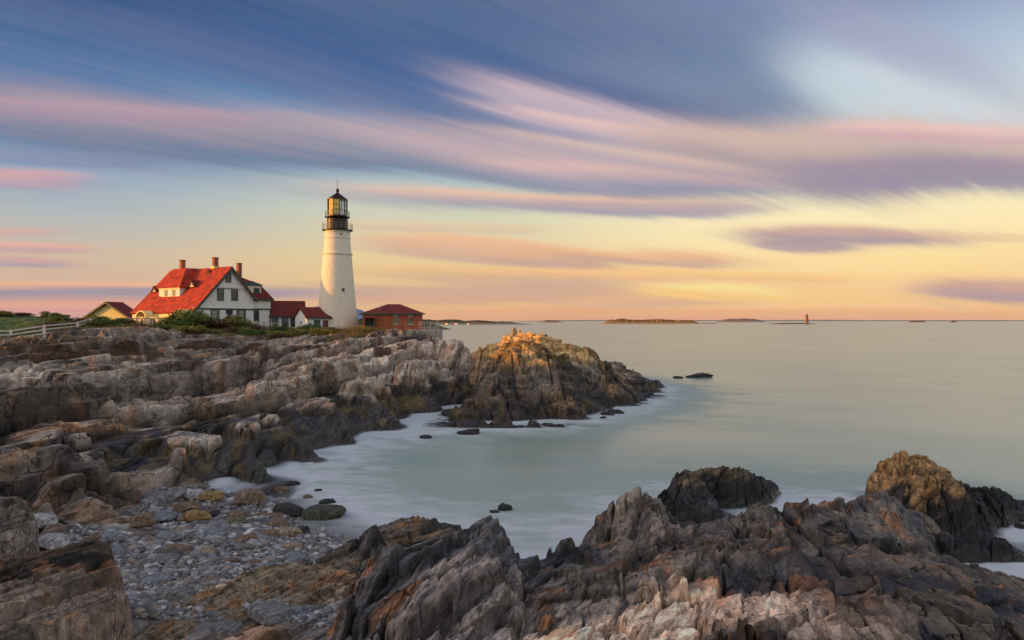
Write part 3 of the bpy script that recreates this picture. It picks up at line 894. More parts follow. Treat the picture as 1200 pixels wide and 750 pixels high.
o = PE.mesh('sea_rock', M_ROCKN, (16.5, 28.0, 0.0))
tag(o, 'ochre topped jagged rock with black flanks, at the right end of the near shore', 'rock')
PATCHES = [PA, PB, PC, PD, PE]


def ground(x, y):
    return max(p.z_at(x, y) for p in PATCHES)


# ---- unseen bluff added west of the cove to keep the low sun off the shore
def bluff():
    xs = np.linspace(-190, -52, 90)
    ys = np.linspace(-70, 92, 110)
    X, Y = np.meshgrid(xs, ys)
    Y = Y.astype(np.float64)
    e = sst(X, -58, -82) * sst(Y, 94, 80)
    Yp = Y - math.tan(SUN_SIDE) * (X + 75)
    gap = np.exp(-((Yp - 57) / 10.5) ** 4)  # crest lowered here to let the low sun through to the islet
    crest = 8.6 + 4.5 * sst(Yp, 36, 10) - 2.8 * gap + (fbm(X / 9, Y / 3, 4, 401) - 0.5) * 1.6 * (1 - .5 * gap)
    Z = 3.0 + e * (crest - 3.0) + (fbm(X / 3, Y / 3, 3, 402) - 0.5) * 0.9 * (1 - .5 * gap)
    co = np.stack([X, Y, Z], -1).reshape(-1, 3)
    ny, nx = X.shape
    idx = np.arange(ny * nx).reshape(ny, nx)
    f = np.stack([idx[:-1, :-1], idx[:-1, 1:], idx[1:, 1:], idx[1:, :-1]], -1).reshape(-1, 4)
    cols = np.broadcast_to(c8(0.07, 0.08, 0.035), (len(co), 3)).copy()
    # keep it out of the view wedge
    vis = (co[:, 0] / np.maximum(co[:, 1], 0.1) > -0.80) & (co[:, 1] > 0)
    f = f[~vis[f].any(1)]
    o = np_mesh('hill', co, f, M_ROCK, True, cols, {'wet': np.zeros(len(co))})
    tag(o, kind='structure', label='unseen bluff added west of the cove to shade the shore')


bluff()

# ============================================================ sea: one sheet to the horizon
def sea():
    def axis(lo, hi, step, far, g=1.22):
        a = list(np.arange(lo, hi + 1e-6, step))
        d = step
        up, x = [], hi
        while x < far:
            d *= g
            x += d
            up.append(x)
        d = step
        dn, x = [], lo
        while x > -far:
            d *= g
            x -= d
            dn.append(x)
        return np.array(dn[::-1] + a + up)
    xs = axis(-32, 32, 0.13, 45000, 1.3)
    ys = axis(14, 86, 0.15, 45000, 1.3)
    X, Y = np.meshgrid(xs, ys)
    X = X.astype(np.float64)
    Y = Y.astype(np.float64)
    near = (Y > 8) & (Y < 140) & (np.abs(X / np.maximum(Y, 1)) < 1.05)
    g = np.full(X.shape, -3.0, np.float32)
    xn, yn = X[near], Y[near]
    hh = np.full(xn.shape, -3.0, np.float32)
    for P in PATCHES:
        u = xn / yn
        i = (u - P.us[0]) / (P.us[-1] - P.us[0]) * (len(P.us) - 1)
        j = (np.log(yn) - math.log(P.ys[0])) / (math.log(P.ys[-1]) - math.log(P.ys[0])) * (len(P.ys) - 1)
        ok = (i >= 0) & (i < len(P.us) - 1) & (j >= 0) & (j < len(P.ys) - 1)
        z = np.full(xn.shape, -3.0, np.float32)
        z[ok] = P.Z[j[ok].astype(int), i[ok].astype(int)]
        hh = np.maximum(hh, z)
    g[near] = hh
    # distance-like falloff from the shore by blurring the land mask on the regular part
    land = (g > -0.05).astype(np.float32)
    foam = np.zeros_like(land)
    for sig, w in ((5, 0.2), (16, 0.45), (44, 0.7)):
        b = land.copy()
        for _ in range(3):
            for ax in (0, 1):
                c = np.cumsum(np.concatenate([np.zeros_like(np.take(b, [0], ax)), b], ax), ax)
                n = b.shape[ax]
                i1 = np.minimum(np.arange(n) + sig + 1, n)
                i0 = np.maximum(np.arange(n) - sig, 0)
                b = (np.take(c, i1, ax) - np.take(c, i0, ax)) / (2 * sig + 1)
        foam += w * b
    n = fbm(X / 2.2 + 0.3 * Y, Y / 1.6, 4, 501)
    n2 = fbm(X / 6.0, Y / 2.2, 3, 502)
    foam = np.clip(foam * 1.5, 0, 0.85) * sst(n, -0.1, 0.75) + sst(foam, 0.0, 0.4) * 0.25
    # open-sea rollers smeared by the long exposure: a few pale swathes
    sw = sst(n2, 0.52, 0.72) * sst(np.abs(X / np.maximum(Y, 1) - 0.25), 0.55, 0.1) * sst(np.abs(Y - 62), 40, 10) * 0.07
    foam = np.clip(foam + sw, 0, 1)
    foam = foam * sst(Y, 112, 88)
    alpha = sst(-g, -0.10, 0.55)
    co = np.stack([X, Y, np.zeros_like(X)], -1).reshape(-1, 3)
    ny, nx = X.shape
    idx = np.arange(ny * nx).reshape(ny, nx)
    f = np.stack([idx[:-1, :-1], idx[:-1, 1:], idx[1:, 1:], idx[1:, :-1]], -1).reshape(-1, 4)
    m = bpy.data.materials.new('sea')
    m.use_nodes = True
    T = NT(m.node_tree)
    b = m.node_tree.nodes['Principled BSDF']
    fo = T.attr('foam', 'Fac')
    al = T.attr('cover', 'Fac')
    co_ = T.coord('Object')
    big = T.noise(T.mapping(co_, scale=(0.035, 0.06, 1)), 1.0, 4, 0.5, 0.5)
    col = T.mix(T.sstep(big, 0.35, 0.65), (0.25, 0.37, 0.32), (0.35, 0.43, 0.36))
    wisp = T.noise(T.mapping(co_, rot=(0, 0, 0.35), scale=(0.5, 1.3, 1)), 1.0, 5, 0.55, 1.2)
    f2 = T.mul(fo, T.sstep(wisp, 0.25, 0.7, 0.55, 1.25))
    col = T.mix(T.sstep(f2, 0.03, 0.85), col, (0.62, 0.66, 0.70))
    T._in(b.inputs['Base Color'], col)
    T._in(b.inputs['Roughness'], T.sstep(f2, 0.0, 0.5, 0.23, 0.8))
    b.inputs['IOR'].default_value = 1.33
    T._in(b.inputs['Alpha'], al)
    wv = T.noise(T.mapping(co_, rot=(0, 0, 0.1), scale=(0.12, 0.45, 1)), 1.0, 3, 0.5)
    T._in(b.inputs['Normal'], T.bump(wv, 0.12, 0.2))
    o = np_mesh('sea', co, f, m, True, None, {'foam': foam.reshape(-1), 'cover': alpha.reshape(-1)})
    tag(o, kind='structure', label='milky green sea smoothed by a long exposure')


sea()

# ============================================================ building materials
def simple_mat(name, color, rough=0.8, noise_amt=0.12, nscale=3.0, bump=0.0, metallic=0.0, spec=0.5, lines=None, linedir=2, linew=0.12, linecol=0.6):
    m = bpy.data.materials.new(name)
    m.use_nodes = True
    T = NT(m.node_tree)
    b = m.node_tree.nodes['Principled BSDF']
    co = T.coord('Object')
    n = T.noise(co, nscale, 5, 0.6)
    f = T.sstep(n, 0.3, 0.7, 1 - noise_amt, 1 + noise_amt)
    col = T.mix(1.0, tuple(color), T.comb(f, f, f), 'MULTIPLY')
    if lines:
        sp = m.node_tree.nodes.new('ShaderNodeSeparateXYZ')
        m.node_tree.links.new(co, sp.inputs[0])
        fr = T.m('FRACT', T.div(sp.outputs[linedir], lines))
        k = T.sstep(fr, 0.0, linew, linecol, 1.0)
        col = T.mix(1.0, col, T.comb(k, k, k), 'MULTIPLY')
        T._in(b.inputs['Normal'], T.bump(fr, 0.5, lines * 0.2))
    elif bump:
        T._in(b.inputs['Normal'], T.bump(n, 0.6, bump))
    T._in(b.inputs['Base Color'], col)
    b.inputs['Roughness'].default_value = rough
    b.inputs['Metallic'].default_value = metallic
    b.inputs['Specular IOR Level'].default_value = spec
    return m


def brick_mat(name, c1, c2, mortar, w=0.23, h=0.075):
    m = bpy.data.materials.new(name)
    m.use_nodes = True
    t = m.node_tree
    T = NT(t)
    b = t.nodes['Principled BSDF']
    co = T.coord('Object')
    sp = t.nodes.new('ShaderNodeSeparateXYZ')
    t.links.new(co, sp.inputs[0])
    v = T.comb(T.add(sp.outputs[0], sp.outputs[1]), sp.outputs[2])
    br = t.nodes.new('ShaderNodeTexBrick')
    t.links.new(v, br.inputs['Vector'])
    br.inputs['Color1'].default_value = (*c1, 1)
    br.inputs['Color2'].default_value = (*c2, 1)
    br.inputs['Mortar'].default_value = (*mortar, 1)
    br.inputs['Scale'].default_value = 1.0
    br.inputs['Brick Width'].default_value = w
    br.inputs['Row Height'].default_value = h
    br.inputs['Mortar Size'].default_value = 0.006
    n = T.noise(co, 1.2, 5, 0.6)
    f = T.sstep(n, 0.3, 0.7, 0.75, 1.2)
    T._in(b.inputs['Base Color'], T.mix(1.0, br.outputs[0], T.comb(f, f, f), 'MULTIPLY'))
    b.inputs['Roughness'].default_value = 0.9
    return m


M_WHITE = simple_mat('white_clapboard', (0.78, 0.80, 0.82), 0.75, 0.05, 2.0, lines=0.16, linew=0.16, linecol=0.72)
M_WTRIM = simple_mat('white_trim', (0.70, 0.69, 0.66), 0.7, 0.04)
M_SUNLIT = simple_mat('sunlit_cream', (0.82, 0.66, 0.30), 0.8, 0.06)  # yellow of the evening sun mixed into the paint colour
M_GREEN = simple_mat('green_trim', (0.035, 0.065, 0.05), 0.55, 0.1)
M_DOORG = simple_mat('green_door', (0.045, 0.085, 0.055), 0.6, 0.15)
M_RED = simple_mat('red_shingle', (0.37, 0.026, 0.008), 0.85, 0.45, 1.1, lines=0.28, linew=0.25, linecol=0.75)
M_RED2 = simple_mat('red_brown_shingle', (0.15, 0.018, 0.015), 0.85, 0.25, 1.6, lines=0.22, linew=0.25, linecol=0.75)
M_BRICK = brick_mat('brick', (0.50, 0.12, 0.04), (0.40, 0.09, 0.03), (0.30, 0.20, 0.15))
M_CHIM = brick_mat('chimney_brick', (0.34, 0.10, 0.045), (0.27, 0.07, 0.03), (0.3, 0.2, 0.15))
M_GLASS = simple_mat('window_glass', (0.035, 0.045, 0.05), 0.08, 0.1, spec=0.8)
M_BLIND = simple_mat('window_blind', (0.30, 0.33, 0.32), 0.5, 0.1)
M_WOOD = simple_mat('weathered_wood', (0.42, 0.36, 0.31), 0.9, 0.25, 6.0)
M_WOODW = simple_mat('whitewashed_wood', (0.62, 0.58, 0.55), 0.9, 0.2, 6.0)
M_IRON = simple_mat('black_iron', (0.035, 0.022, 0.016), 0.38, 0.3, 2.5, metallic=0.4)
M_STEEL = simple_mat('galvanised_steel', (0.5, 0.5, 0.5), 0.4, 0.1, metallic=0.6)
M_RAIL = simple_mat('grey_rail', (0.26, 0.25, 0.23), 0.5, 0.1)
M_CONC = simple_mat('concrete', (0.34, 0.31, 0.28), 0.9, 0.25, 1.5, bump=0.03)
M_STONEW = simple_mat('stone_wall', (0.38, 0.33, 0.28), 0.9, 0.35, 2.5, bump=0.08)


def whitewash():
    m = bpy.data.materials.new('whitewashed_rubble')
    m.use_nodes = True
    T = NT(m.node_tree)
    b = m.node_tree.nodes['Principled BSDF']
    co = T.coord('Object')
    v = T.voro(T.mapping(co, scale=(1.6, 1.6, 3.6)), 1.0, 'F1')
    n = T.noise(co, 2.2, 6, 0.6)
    st = T.noise(T.mapping(co, scale=(1.6, 1.6, 0.15)), 1.0, 4, 0.6)
    f = T.sstep(n, 0.3, 0.7, 0.90, 1.04)
    f = T.mul(f, T.sstep(st, 0.55, 0.8, 1.0, 0.86))
    T._in(b.inputs['Base Color'], T.mix(1.0, (0.82, 0.74, 0.60), T.comb(f, f, f), 'MULTIPLY'))
    b.inputs['Roughness'].default_value = 0.8
    T._in(b.inputs['Normal'], T.bump(T.add(T.mul(v, 0.8), T.mul(n, 0.6)), 0.4, 0.06))
    return m


M_TOWER = whitewash()


def zat(py, Y): return CAMZ - (py - 376) * Y / FP


def window(name, parent, frame_mb, pane_mb, mullions=None, fm=None, pm=None):
    f = frame_mb.build(name, fm or M_GREEN, parent)
    pane_mb.build('pane', pm or M_GLASS, f)
    if mullions: mullions.build('glazing_bar', fm or M_GREEN, f)
    return f


# ============================================================ keeper's house
# local frame: x along the gable wall (towards right-back), y back along the ridge, z up
HA = R(55)
HO = Vector((-51.4, 110.0, 6.0))
hc, hs = math.cos(HA), math.sin(HA)


def h_xt(px, s=0.0):
    """local x on the plane y=s seen at photo column px"""
    u = (px - 600) / FP
    X0, Y0 = HO.x - hs * s, HO.y + hc * s
    return (u * Y0 - X0) / (hc - u * hs)


def h_ys(px, t):
    u = (px - 600) / FP
    X0, Y0 = HO.x + hc * t, HO.y + hs * t
    return (u * Y0 - X0) / (-hs - u * hc)


def h_z(py, t, s=0.0):
    return zat(py, HO.y + hs * t + hc * s) - HO.z


house = empty('keepers_house', HO, HA, 'large white house with red roof, green trim and brick chimneys, left of the lighthouse', 'house')
TW = h_xt(297)                       # width of the gable wall
TA = h_xt(270)
ZL = h_z(362, 0) 
ZR = h_z(348, TW)
ZA = h_z(312.5, TA)
LEN = 18.7
mb = MB()
mb.prism([(0, 0, 0), (TW, 0, 0), (TW, 0, ZR - .25), (TA, 0, ZA - .3), (0, 0, ZL - .25)], (0, LEN, 0))
wall = mb.build('wall', M_WHITE, house)
# main roof: two slopes
kL = (ZA - ZL) / TA
kR = (ZA - ZR) / (TW - TA)
OV = 0.55
mb = MB()
mb.slab([(TA, -OV, ZA + .05), (TA, LEN + OV, ZA + .05), (-OV, LEN + OV, ZL + .05 - kL * OV), (-OV, -OV, ZL + .05 - kL * OV)], 0.22)
mb.slab([(TA, -OV, ZA + .05), (TA, LEN + OV, ZA + .05), (TW + OV, LEN + OV, ZR + .05 - kR * OV), (TW + OV, -OV, ZR + .05 - kR * OV)], 0.22)
roof = mb.build('roof', M_RED, house)
# green bargeboards on the gable, one for each rake
for (xa, za) in ((-OV, ZL - kL * OV), (TW + OV, ZR - kR * OV)):
    b_ = MB()
    b_.prism([(TA, -OV - .06, ZA - .02), (xa, -OV - .06, za - .02), (xa, -OV - .06, za - .50), (TA, -OV - .06, ZA - .62)], (0, 0.055, 0))
    b_.build('bargeboard', M_GREEN, house)
# belt courses
z1 = h_z(361.5, TW * .5)
b_ = MB()
b_.box(-.03, TW + .03, -.10, -.003, z1 - .22, z1 + .02)
b_.build('belt_course', M_GREEN, house)
b_ = MB()
b_.box(-.05, TW + .05, -.16, -.005, z1 + .023, z1 + .16)
b_.build('belt_moulding', M_WTRIM, house)
xg0, xg1 = h_xt(249), h_xt(285)
z2 = h_z(336.8, TW * .5)
b_ = MB()
b_.box(xg0, xg1, -.20, -.004, z2 - .12, z2 + .16)
b_.build('gable_moulding', M_WTRIM, house)
# windows on the gable wall
def gwin(px0, px1, py0, py1, name='window', blind=False, s=0.0, rows=2, parent=None):
    xa, xb = h_xt(px0, s), h_xt(px1, s)
    xm = (xa + xb) / 2
    zt, zb = h_z(py0, xm, s), h_z(py1, xm, s)
    f, p, g = MB(), MB(), MB()
    w = .13
    for q in ((xa, xb, zt - w, zt), (xa, xb, zb, zb + w), (xa, xa + w, zb + w, zt - w), (xb - w, xb, zb + w, zt - w)):
        f.box(q[0], q[1], s - .14, s - .006, q[2], q[3])
    p.box(xa + w, xb - w, s - .07, s - .02, zb + w, zt - w)
    g.box(xa + w, xb - w, s - .10, s - .072, (zb + zt) / 2 - .04, (zb + zt) / 2 + .04)
    if rows > 2: g.box(xm - .03, xm + .03, s - .10, s - .072, zb + w, (zb + zt) / 2 - .045)
    fr = window(name, parent or house, f, p, g, pm=M_BLIND if blind else None)
    return fr


gwin(264.5, 270.5, 319.5, 331)
gwin(254.5, 262, 338, 352.3, blind=False)
gwin(271, 278.5, 338, 352.3)
b_ = MB()
b_.box(h_xt(262.3), h_xt(270.7), -.12, -.006, h_z(338.0, 5), h_z(337.2, 5))
b_.build('window_head', M_GREEN, house)
gwin(247, 255, 363, 373, blind=True)
gwin(279, 286, 363, 373, blind=True)
gwin(229, 236, 364.5, 376)
# round window
cxr, czr = h_xt(268.5), h_z(365.3, h_xt(268.5))
f, p = MB(), MB()
n = 20
for k in range(n):
    a, b2 = 2 * math.pi * k / n, 2 * math.pi * (k + 1) / n
    f.prism([(cxr + r * math.cos(q), -.13, czr + r * math.sin(q)) for r, q in ((.62, a), (.62, b2), (.45, b2), (.45, a))], (0, .12, 0))
p.prism([(cxr + .45 * math.cos(2 * math.pi * k / n), -.07, czr + .45 * math.sin(2 * math.pi * k / n)) for k in range(n)], (0, .05, 0))
rw = window('round_window', house, f, p)
# vertical trim boards on the ground floor
for px in (237.5, 256.5, 277.8, 287.3):
    x_ = h_xt(px)
    b_ = MB()
    b_.box(x_ - .09, x_ + .09, -.08, -.005, 0, z1 - .225)
    b_.build('corner_board', M_GREEN, house)

# long shed dormer on the sunlit slope, with its hipped shaded end
tD = 2.15
zDt, zDb = h_z(336.3, tD, 7.5), h_z(348.0, tD, 7.5)
sR, sL = h_ys(211.5, tD), h_ys(188.5, tD)
sTopR, sTopV = h_ys(218, TA), h_ys(231.5, TA)
def slope_x(z): return (z - ZL) / kL
mb = MB()
xcut = slope_x(zDt)
mb.prism([(tD, sR, zDt), (tD, sR, kL * tD + ZL - .2), (xcut, sR, zDt)], (0, sL + .6 - sR, 0))
dormer = mb.build('dormer', M_WTRIM, house)
mb = MB()
zt = zDt + .02
ZU = ZA + .12
xB = 4.8
pA, pE = (tD - .35, sR - .35, zt), (slope_x(zt) + .1, h_ys(225, 3.9), zt)
pB, pV = (xB, h_ys(218, xB), ZU), (TA, h_ys(231.5, TA), ZU)
pD, pT = (tD - .35, sL + 1.1, zt), (xB, h_ys(203.5, xB), ZU)
mb.slab([pA, pD, pT, pB], .18)
mb.slab([pB, pT, (TA + .2, LEN + OV - .1, ZU + .02), (TA + .2, pV[1], ZU + .02)], .18)
mb.slab([pA, pE, pV], .18)
mb.slab([pA, pV, pB], .18)
mb.slab([pD, pT, (TA, LEN + OV - .15, ZU - .1), (slope_x(zt) + .1, sL + 1.6, zt - .05)], .1)
mb.build('dormer_roof', M_RED, dormer)
xw = tD
span = sL - sR
for k in range(5):
    a0 = sR + .12 + span * k / 5 * .97
    a1 = a0 + span / 5 * .86
    if k % 2 == 1:
        f, p = MB(), MB()
        f.box(xw - .10, xw - .006, a0, a1, zDb + .05, zDt - .25)
        p.box(xw - .14, xw - .104, a0 + .16, a1 - .16, zDb + .25, zDt - .42)
        fr = f.build('window', M_SUNLIT, dormer)
        p.build('pane', M_GLASS, fr)
    else:
        b_ = MB()
        b_.box(xw - .12, xw - .006, a0 - .05, a1 + .05, zDb + .08, zDt - .25)
        b_.build('panel', M_WTRIM, dormer)
b_ = MB()
b_.box(tD - .22, tD - .005, sR - .1, sL + .4, zDt - .22, zDt - .06)
b_.build('eave_board', M_SUNLIT, dormer)
# little triangular vents on the slope
for (px, py, sz) in ((184.5, 340, .8), (228.5, 339.5, .95)):
    t_ = 3.6 if px > 200 else 3.1
    s_ = h_ys(px, t_)
    z_ = kL * t_ + ZL
    t_ = slope_x(z_)
    b_ = MB()
    b_.prism([(t_ - .55, s_ - sz, z_ - .1), (t_ - .55, s_ + sz, z_ - .1), (t_ - .55, s_, z_ + sz * 1.0)], (1.4, 0, 0))
    v_ = b_.build('roof_vent', M_SUNLIT, house)
    b_ = MB()
    b_.slab([(t_ - .75, s_ - sz - .12, z_ - .16), (t_ + 1.1, s_ - sz - .12, z_ - .16), (t_ + 1.1, s_, z_ + sz + .12), (t_ - .75, s_, z_ + sz + .12)], .08)
    b_.slab([(t_ - .75, s_ + sz + .12, z_ - .16), (t_ + 1.1, s_ + sz + .12, z_ - .16), (t_ + 1.1, s_, z_ + sz + .12), (t_ - .75, s_, z_ + sz + .12)], .08)
    b_.build('vent_roof', M_RED2, v_)
    b_ = MB()
    b_.box(t_ - .62, t_ - .552, s_ - .16, s_ + .16, z_ + .12, z_ + .42)
    b_.build('louvre', M_GLASS, v_)
# chimneys of the main roof
for (px, top) in ((214, 305.5), (252.5, 302.5)):
    s_ = h_ys(px, TA)
    zt_ = h_z(top, TA, s_)
    b_ = MB()
    b_.box(TA - .40, TA + .34, s_ - .37, s_ + .37, ZA - 1.2, zt_)
    b_.box(TA - .46, TA + .40, s_ - .43, s_ + .43, zt_ + .003, zt_ + .14)
    c_ = b_.build('chimney', M_CHIM, roof)
    b_ = MB()
    b_.box(TA - .60, TA + .52, s_ - .55, s_ + .55, ZA - .15, ZA + .24)
    b_.build('flashing', M_SUNLIT, c_)
# sunlit-coloured porch front under the long eave, with arches and two curved hoods
zP = ZL - kL * OV - .22
mb = MB()
arches = [h_ys(q, -.5) for q in (216, 202, 192, 182, 172)]
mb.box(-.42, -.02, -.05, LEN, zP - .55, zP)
porch = mb.build('porch', M_SUNLIT, house)
for k in range(10):
    s_ = .2 + k * (LEN - .5) / 9
    b_ = MB()
    b_.box(-.42, -.10, s_ - .16, s_ + .16, 0.0, zP - .553)
    b_.build('column', M_SUNLIT, porch)
    if k < 9:
        sc_ = s_ + (LEN - .5) / 18
        b_ = MB()
        rr = (LEN - .5) / 18 - .18
        for q in range(10):
            a, b2 = math.pi * q / 10, math.pi * (q + 1) / 10
            b_.prism([(-.40, sc_ + r * math.cos(w_), zP - .55 - rr + r * math.sin(w_) * 1.0) for r, w_ in ((rr, a), (rr, b2), (rr - .2, b2), (rr - .2, a))], (.28, 0, 0))
        b_.build('arch', M_WTRIM, porch)
        b_ = MB()
        b_.box(-.055, -.004, sc_ - rr + .25, sc_ + rr - .25, .3, zP - .95)
        b_.build('dark_opening', M_GLASS if k % 2 else M_BLIND, porch)
for px, ww in ((168, 1.75), (213, 1.9)):
    s_ = h_ys(px, -1.4)
    b_ = MB()
    nn = 12
    for q in range(nn):
        a, b2 = math.pi * q / nn, math.pi * (q + 1) / nn
        b_.prism([(-1.9, s_ + r * math.cos(w_), zP - .45 + r * .62 * math.sin(w_)) for r, w_ in ((ww, a), (ww, b2), (ww - .28, b2), (ww - .28, a))], (1.5, 0, 0))
    hd = b_.build('porch_hood', M_SUNLIT, porch)
    for sg in (-1, 1):
        b_ = MB()
        b_.box(-1.85, -1.6, s_ + sg * (ww - .15) - .12, s_ + sg * (ww - .15) + .12, 0, zP - .453)
        b_.build('post', M_SUNLIT, hd)
    b_ = MB()
    b_.box(-.50, -.43, s_ - ww + .4, s_ + ww - .4, 0.2, zP - .6)
    b_.build('dark_doorway', M_GLASS, hd)

# right wing, hipped gambrel roof
t0, t1 = TW - 2.5, h_xt(317, 0.7)
s0, s1 = 0.7, 9.5
zE = h_z(350.3, t1, s0)
mb = MB()
mb.box(t0, t1, s0, s1, 0, zE - .3)
wing = mb.build('wing', M_WHITE, house)
cx_, cy_ = t1 - 6.0, (s0 + s1) / 2
zM, zT = h_z(334, t1 - 1.3, cy_ - 1), h_z(317.5, cx_, cy_)
ring0 = [(t0 - 3, s0 - .4, zE), (t1 + .4, s0 - .4, zE), (t1 + .4, s1 + .4, zE), (t0 - 3, s1 + .4, zE)]
i1 = 1.25
ring1 = [(t0 - 3, s0 + i1, zM), (t1 - i1, s0 + i1, zM), (t1 - i1, s1 - i1, zM), (t0 - 3, s1 - i1, zM)]
ridge = [(t0 - 3, cy_, zT), (cx_, cy_, zT)]
mb = MB()
mb.add(ring0 + ring1 + ridge, [(0, 1, 5, 4), (1, 2, 6, 5), (2, 3, 7, 6), (4, 5, 9, 8), (5, 6, 9), (6, 7, 8, 9), (0, 3, 2, 1), (0, 4, 8, 7, 3)])
wr = mb.build('wing_roof', M_RED2, wing)
b_ = MB()
b_.box(t0 + 2.55, t1 + .46, s0 - .46, s0 - .40 + .02, zE - .34, zE - .02)
b_.box(t1 + .385, t1 + .46, s0 - .37, s1 + .4, zE - .34, zE - .02)
b_.build('eave_board', M_GREEN, wing)
zb1 = h_z(361.5, t1, s0)
b_ = MB()
b_.box(TW + .1, t1 + .05, s0 - .10, s0 - .004, zb1 - .28, zb1 - .02)
b_.build('belt_course', M_GREEN, wing)
for px in (296.2, 302.8, 316.4):
    x_ = h_xt(px, s0)
    b_ = MB()
    b_.box(x_ - .10, x_ + .10, s0 - .09, s0 - .005, 0, zb1 - .285)
    b_.build('corner_board', M_GREEN, wing)
gwin(297.5, 301.8, 363.5, 376, s=s0, parent=wing)
# its dormer
xa, xb = h_xt(291, s0 + .5), h_xt(306, s0 + .5)
zt_, zb_ = h_z(334.5, xb, s0 + .5), h_z(347.5, xb, s0 + .5)
mb = MB()
mb.box(xa - 1, xb - .2, s0 + .25, s0 + 2.6, zb_, zt_)
dm2 = mb.build('dormer', M_WTRIM, wing)
mb = MB()
mb.slab([(xa - 1.2, s0 - .05, zt_ + .05), (xb, s0 - .05, zt_ + .05), (xb, s0 + 3.2, zt_ + .9), (xa - 1.2, s0 + 3.2, zt_ + .9)], .15)
mb.build('dormer_roof', M_GREEN, dm2)
gwin(297.3, 303.8, 337.5, 346, s=s0 + .25, parent=dm2)
# wing chimney
s_ = cy_
xc_ = h_xt(280.2, s_)
b_ = MB()
b_.box(xc_ - .34, xc_ + .34, s_ - .34, s_ + .34, zT - 1.5, h_z(309, xc_, s_))
b_.box(xc_ - .40, xc_ + .40, s_ - .40, s_ + .40, h_z(309, xc_, s_) + .003, h_z(309, xc_, s_) + .12)
b_.build('chimney', M_CHIM, wr)


# ============================================================ garage, sheds
def frame_house(px_corner, Y, phi, L, D, z0, ze, zr, name, label, cat, roofm, over_=.3, mat=None):
    """gabled building, ridge along local x; the corner is its near-left base point"""
    X = (px_corner - 600) / FP * Y
    h = empty(name, (X, Y, z0), phi, label, cat)
    b_ = MB()
    b_.prism([(0, 0, 0), (0, D, 0), (0, D, ze), (0, D / 2, zr), (0, 0, ze)], (L, 0, 0))
    b_.build('wall', mat or M_WHITE, h)
    k = (zr - ze) / (D / 2)
    b_ = MB()
    b_.slab([(-over_, -over_, ze - k * over_ + .06), (L + over_, -over_, ze - k * over_ + .06), (L + over_, D / 2, zr + .06), (-over_, D / 2, zr + .06)], .14)
    b_.slab([(-over_, D + over_, ze - k * over_ + .06), (L + over_, D + over_, ze - k * over_ + .06), (L + over_, D / 2, zr + .06), (-over_, D / 2, zr + .06)], .14)
    b_.build('roof', roofm, h)
    b_ = MB()
    zz = ze - k * over_
    b_.box(-over_, L + over_, -over_ - .07, -over_ - .004, zz - .22, zz + .03)
    b_.build('eave_board', M_GREEN, h)
    return h


def face_opening(h, x0, x1, z0, z1, name='window', pane=None, frame=None, y=0.0):
    f, p = MB(), MB()
    w = .09
    for q in ((x0, x1, z1 - w, z1), (x0, x1, z0, z0 + w), (x0, x0 + w, z0 + w, z1 - w), (x1 - w, x1, z0 + w, z1 - w)):
        f.box(q[0], q[1], y - .09, y - .005, q[2], q[3])
    p.box(x0 + w, x1 - w, y - .05, y - .012, z0 + w, z1 - w)
    fr = f.build(name, frame or M_GREEN, h)
    if name == 'window':
        g = MB()
        g.box(x0 + w, x1 - w, y - .075, y - .052, (z0 + z1) / 2 - .03, (z0 + z1) / 2 + .03)
        g.build('glazing_bar', frame or M_GREEN, fr)
        p.build('pane', pane or M_GLASS, fr)
    else:
        p.build('door_leaf', pane or M_DOORG, fr)
        g = MB()
        g.box(x1 - w - .16, x1 - w - .10, y - .09, y - .051, z0 + 1.0, z0 + 1.12)
        g.build('handle', M_STEEL, fr)
    return fr


# connecting wing between the house and the tower
k1 = frame_house(312, 122.5, R(20), 6.55, 5.6, 6.0, zat(369.5, 124) - 6.0 + .1, zat(352.8, 126) - 6.0, 'connecting_wing',
                 'low white building with dark red roof, between the big house and the small shed', 'building', M_RED2)
for a, b2 in ((1.05, 1.95), (2.75, 3.65), (4.25, 5.15)):
    face_opening(k1, a, b2, .55, 2.6)
for a in (.95, 2.05, 2.65, 3.75, 4.15):
    b_ = MB()
    b_.box(a - .04, a + .04, -.06, -.004, 0.0, 2.75)
    b_.build('trim_board', M_GREEN, k1)
# small entry shed in front of the tower
zs = 6.0
k2 = frame_house(359.5, 112.0, R(42), 5.3, 4.4, zs, zat(371.5, 112) - zs + .15, zat(360, 113) - zs, 'entry_shed',
                 'small white shed with red roof and green door against the foot of the lighthouse', 'shed', M_RED2)
face_opening(k2, 1.25, 2.35, .1, 2.15, 'door')
face_opening(k2, 2.85, 3.75, .55, 2.1)
b_ = MB()
b_.box(.35, .75, -.12, -.006, 1.25, 1.65)
b_.build('meter_box', M_GLASS, k2)
b_ = MB()
b_.prism([(-.035, 2.0, 1.5), (-.035, 2.4, 1.5), (-.035, 2.4, 1.95), (-.035, 2.0, 1.95)], (.03, 0, 0))
b_.build('vent_opening', M_GLASS, k2)

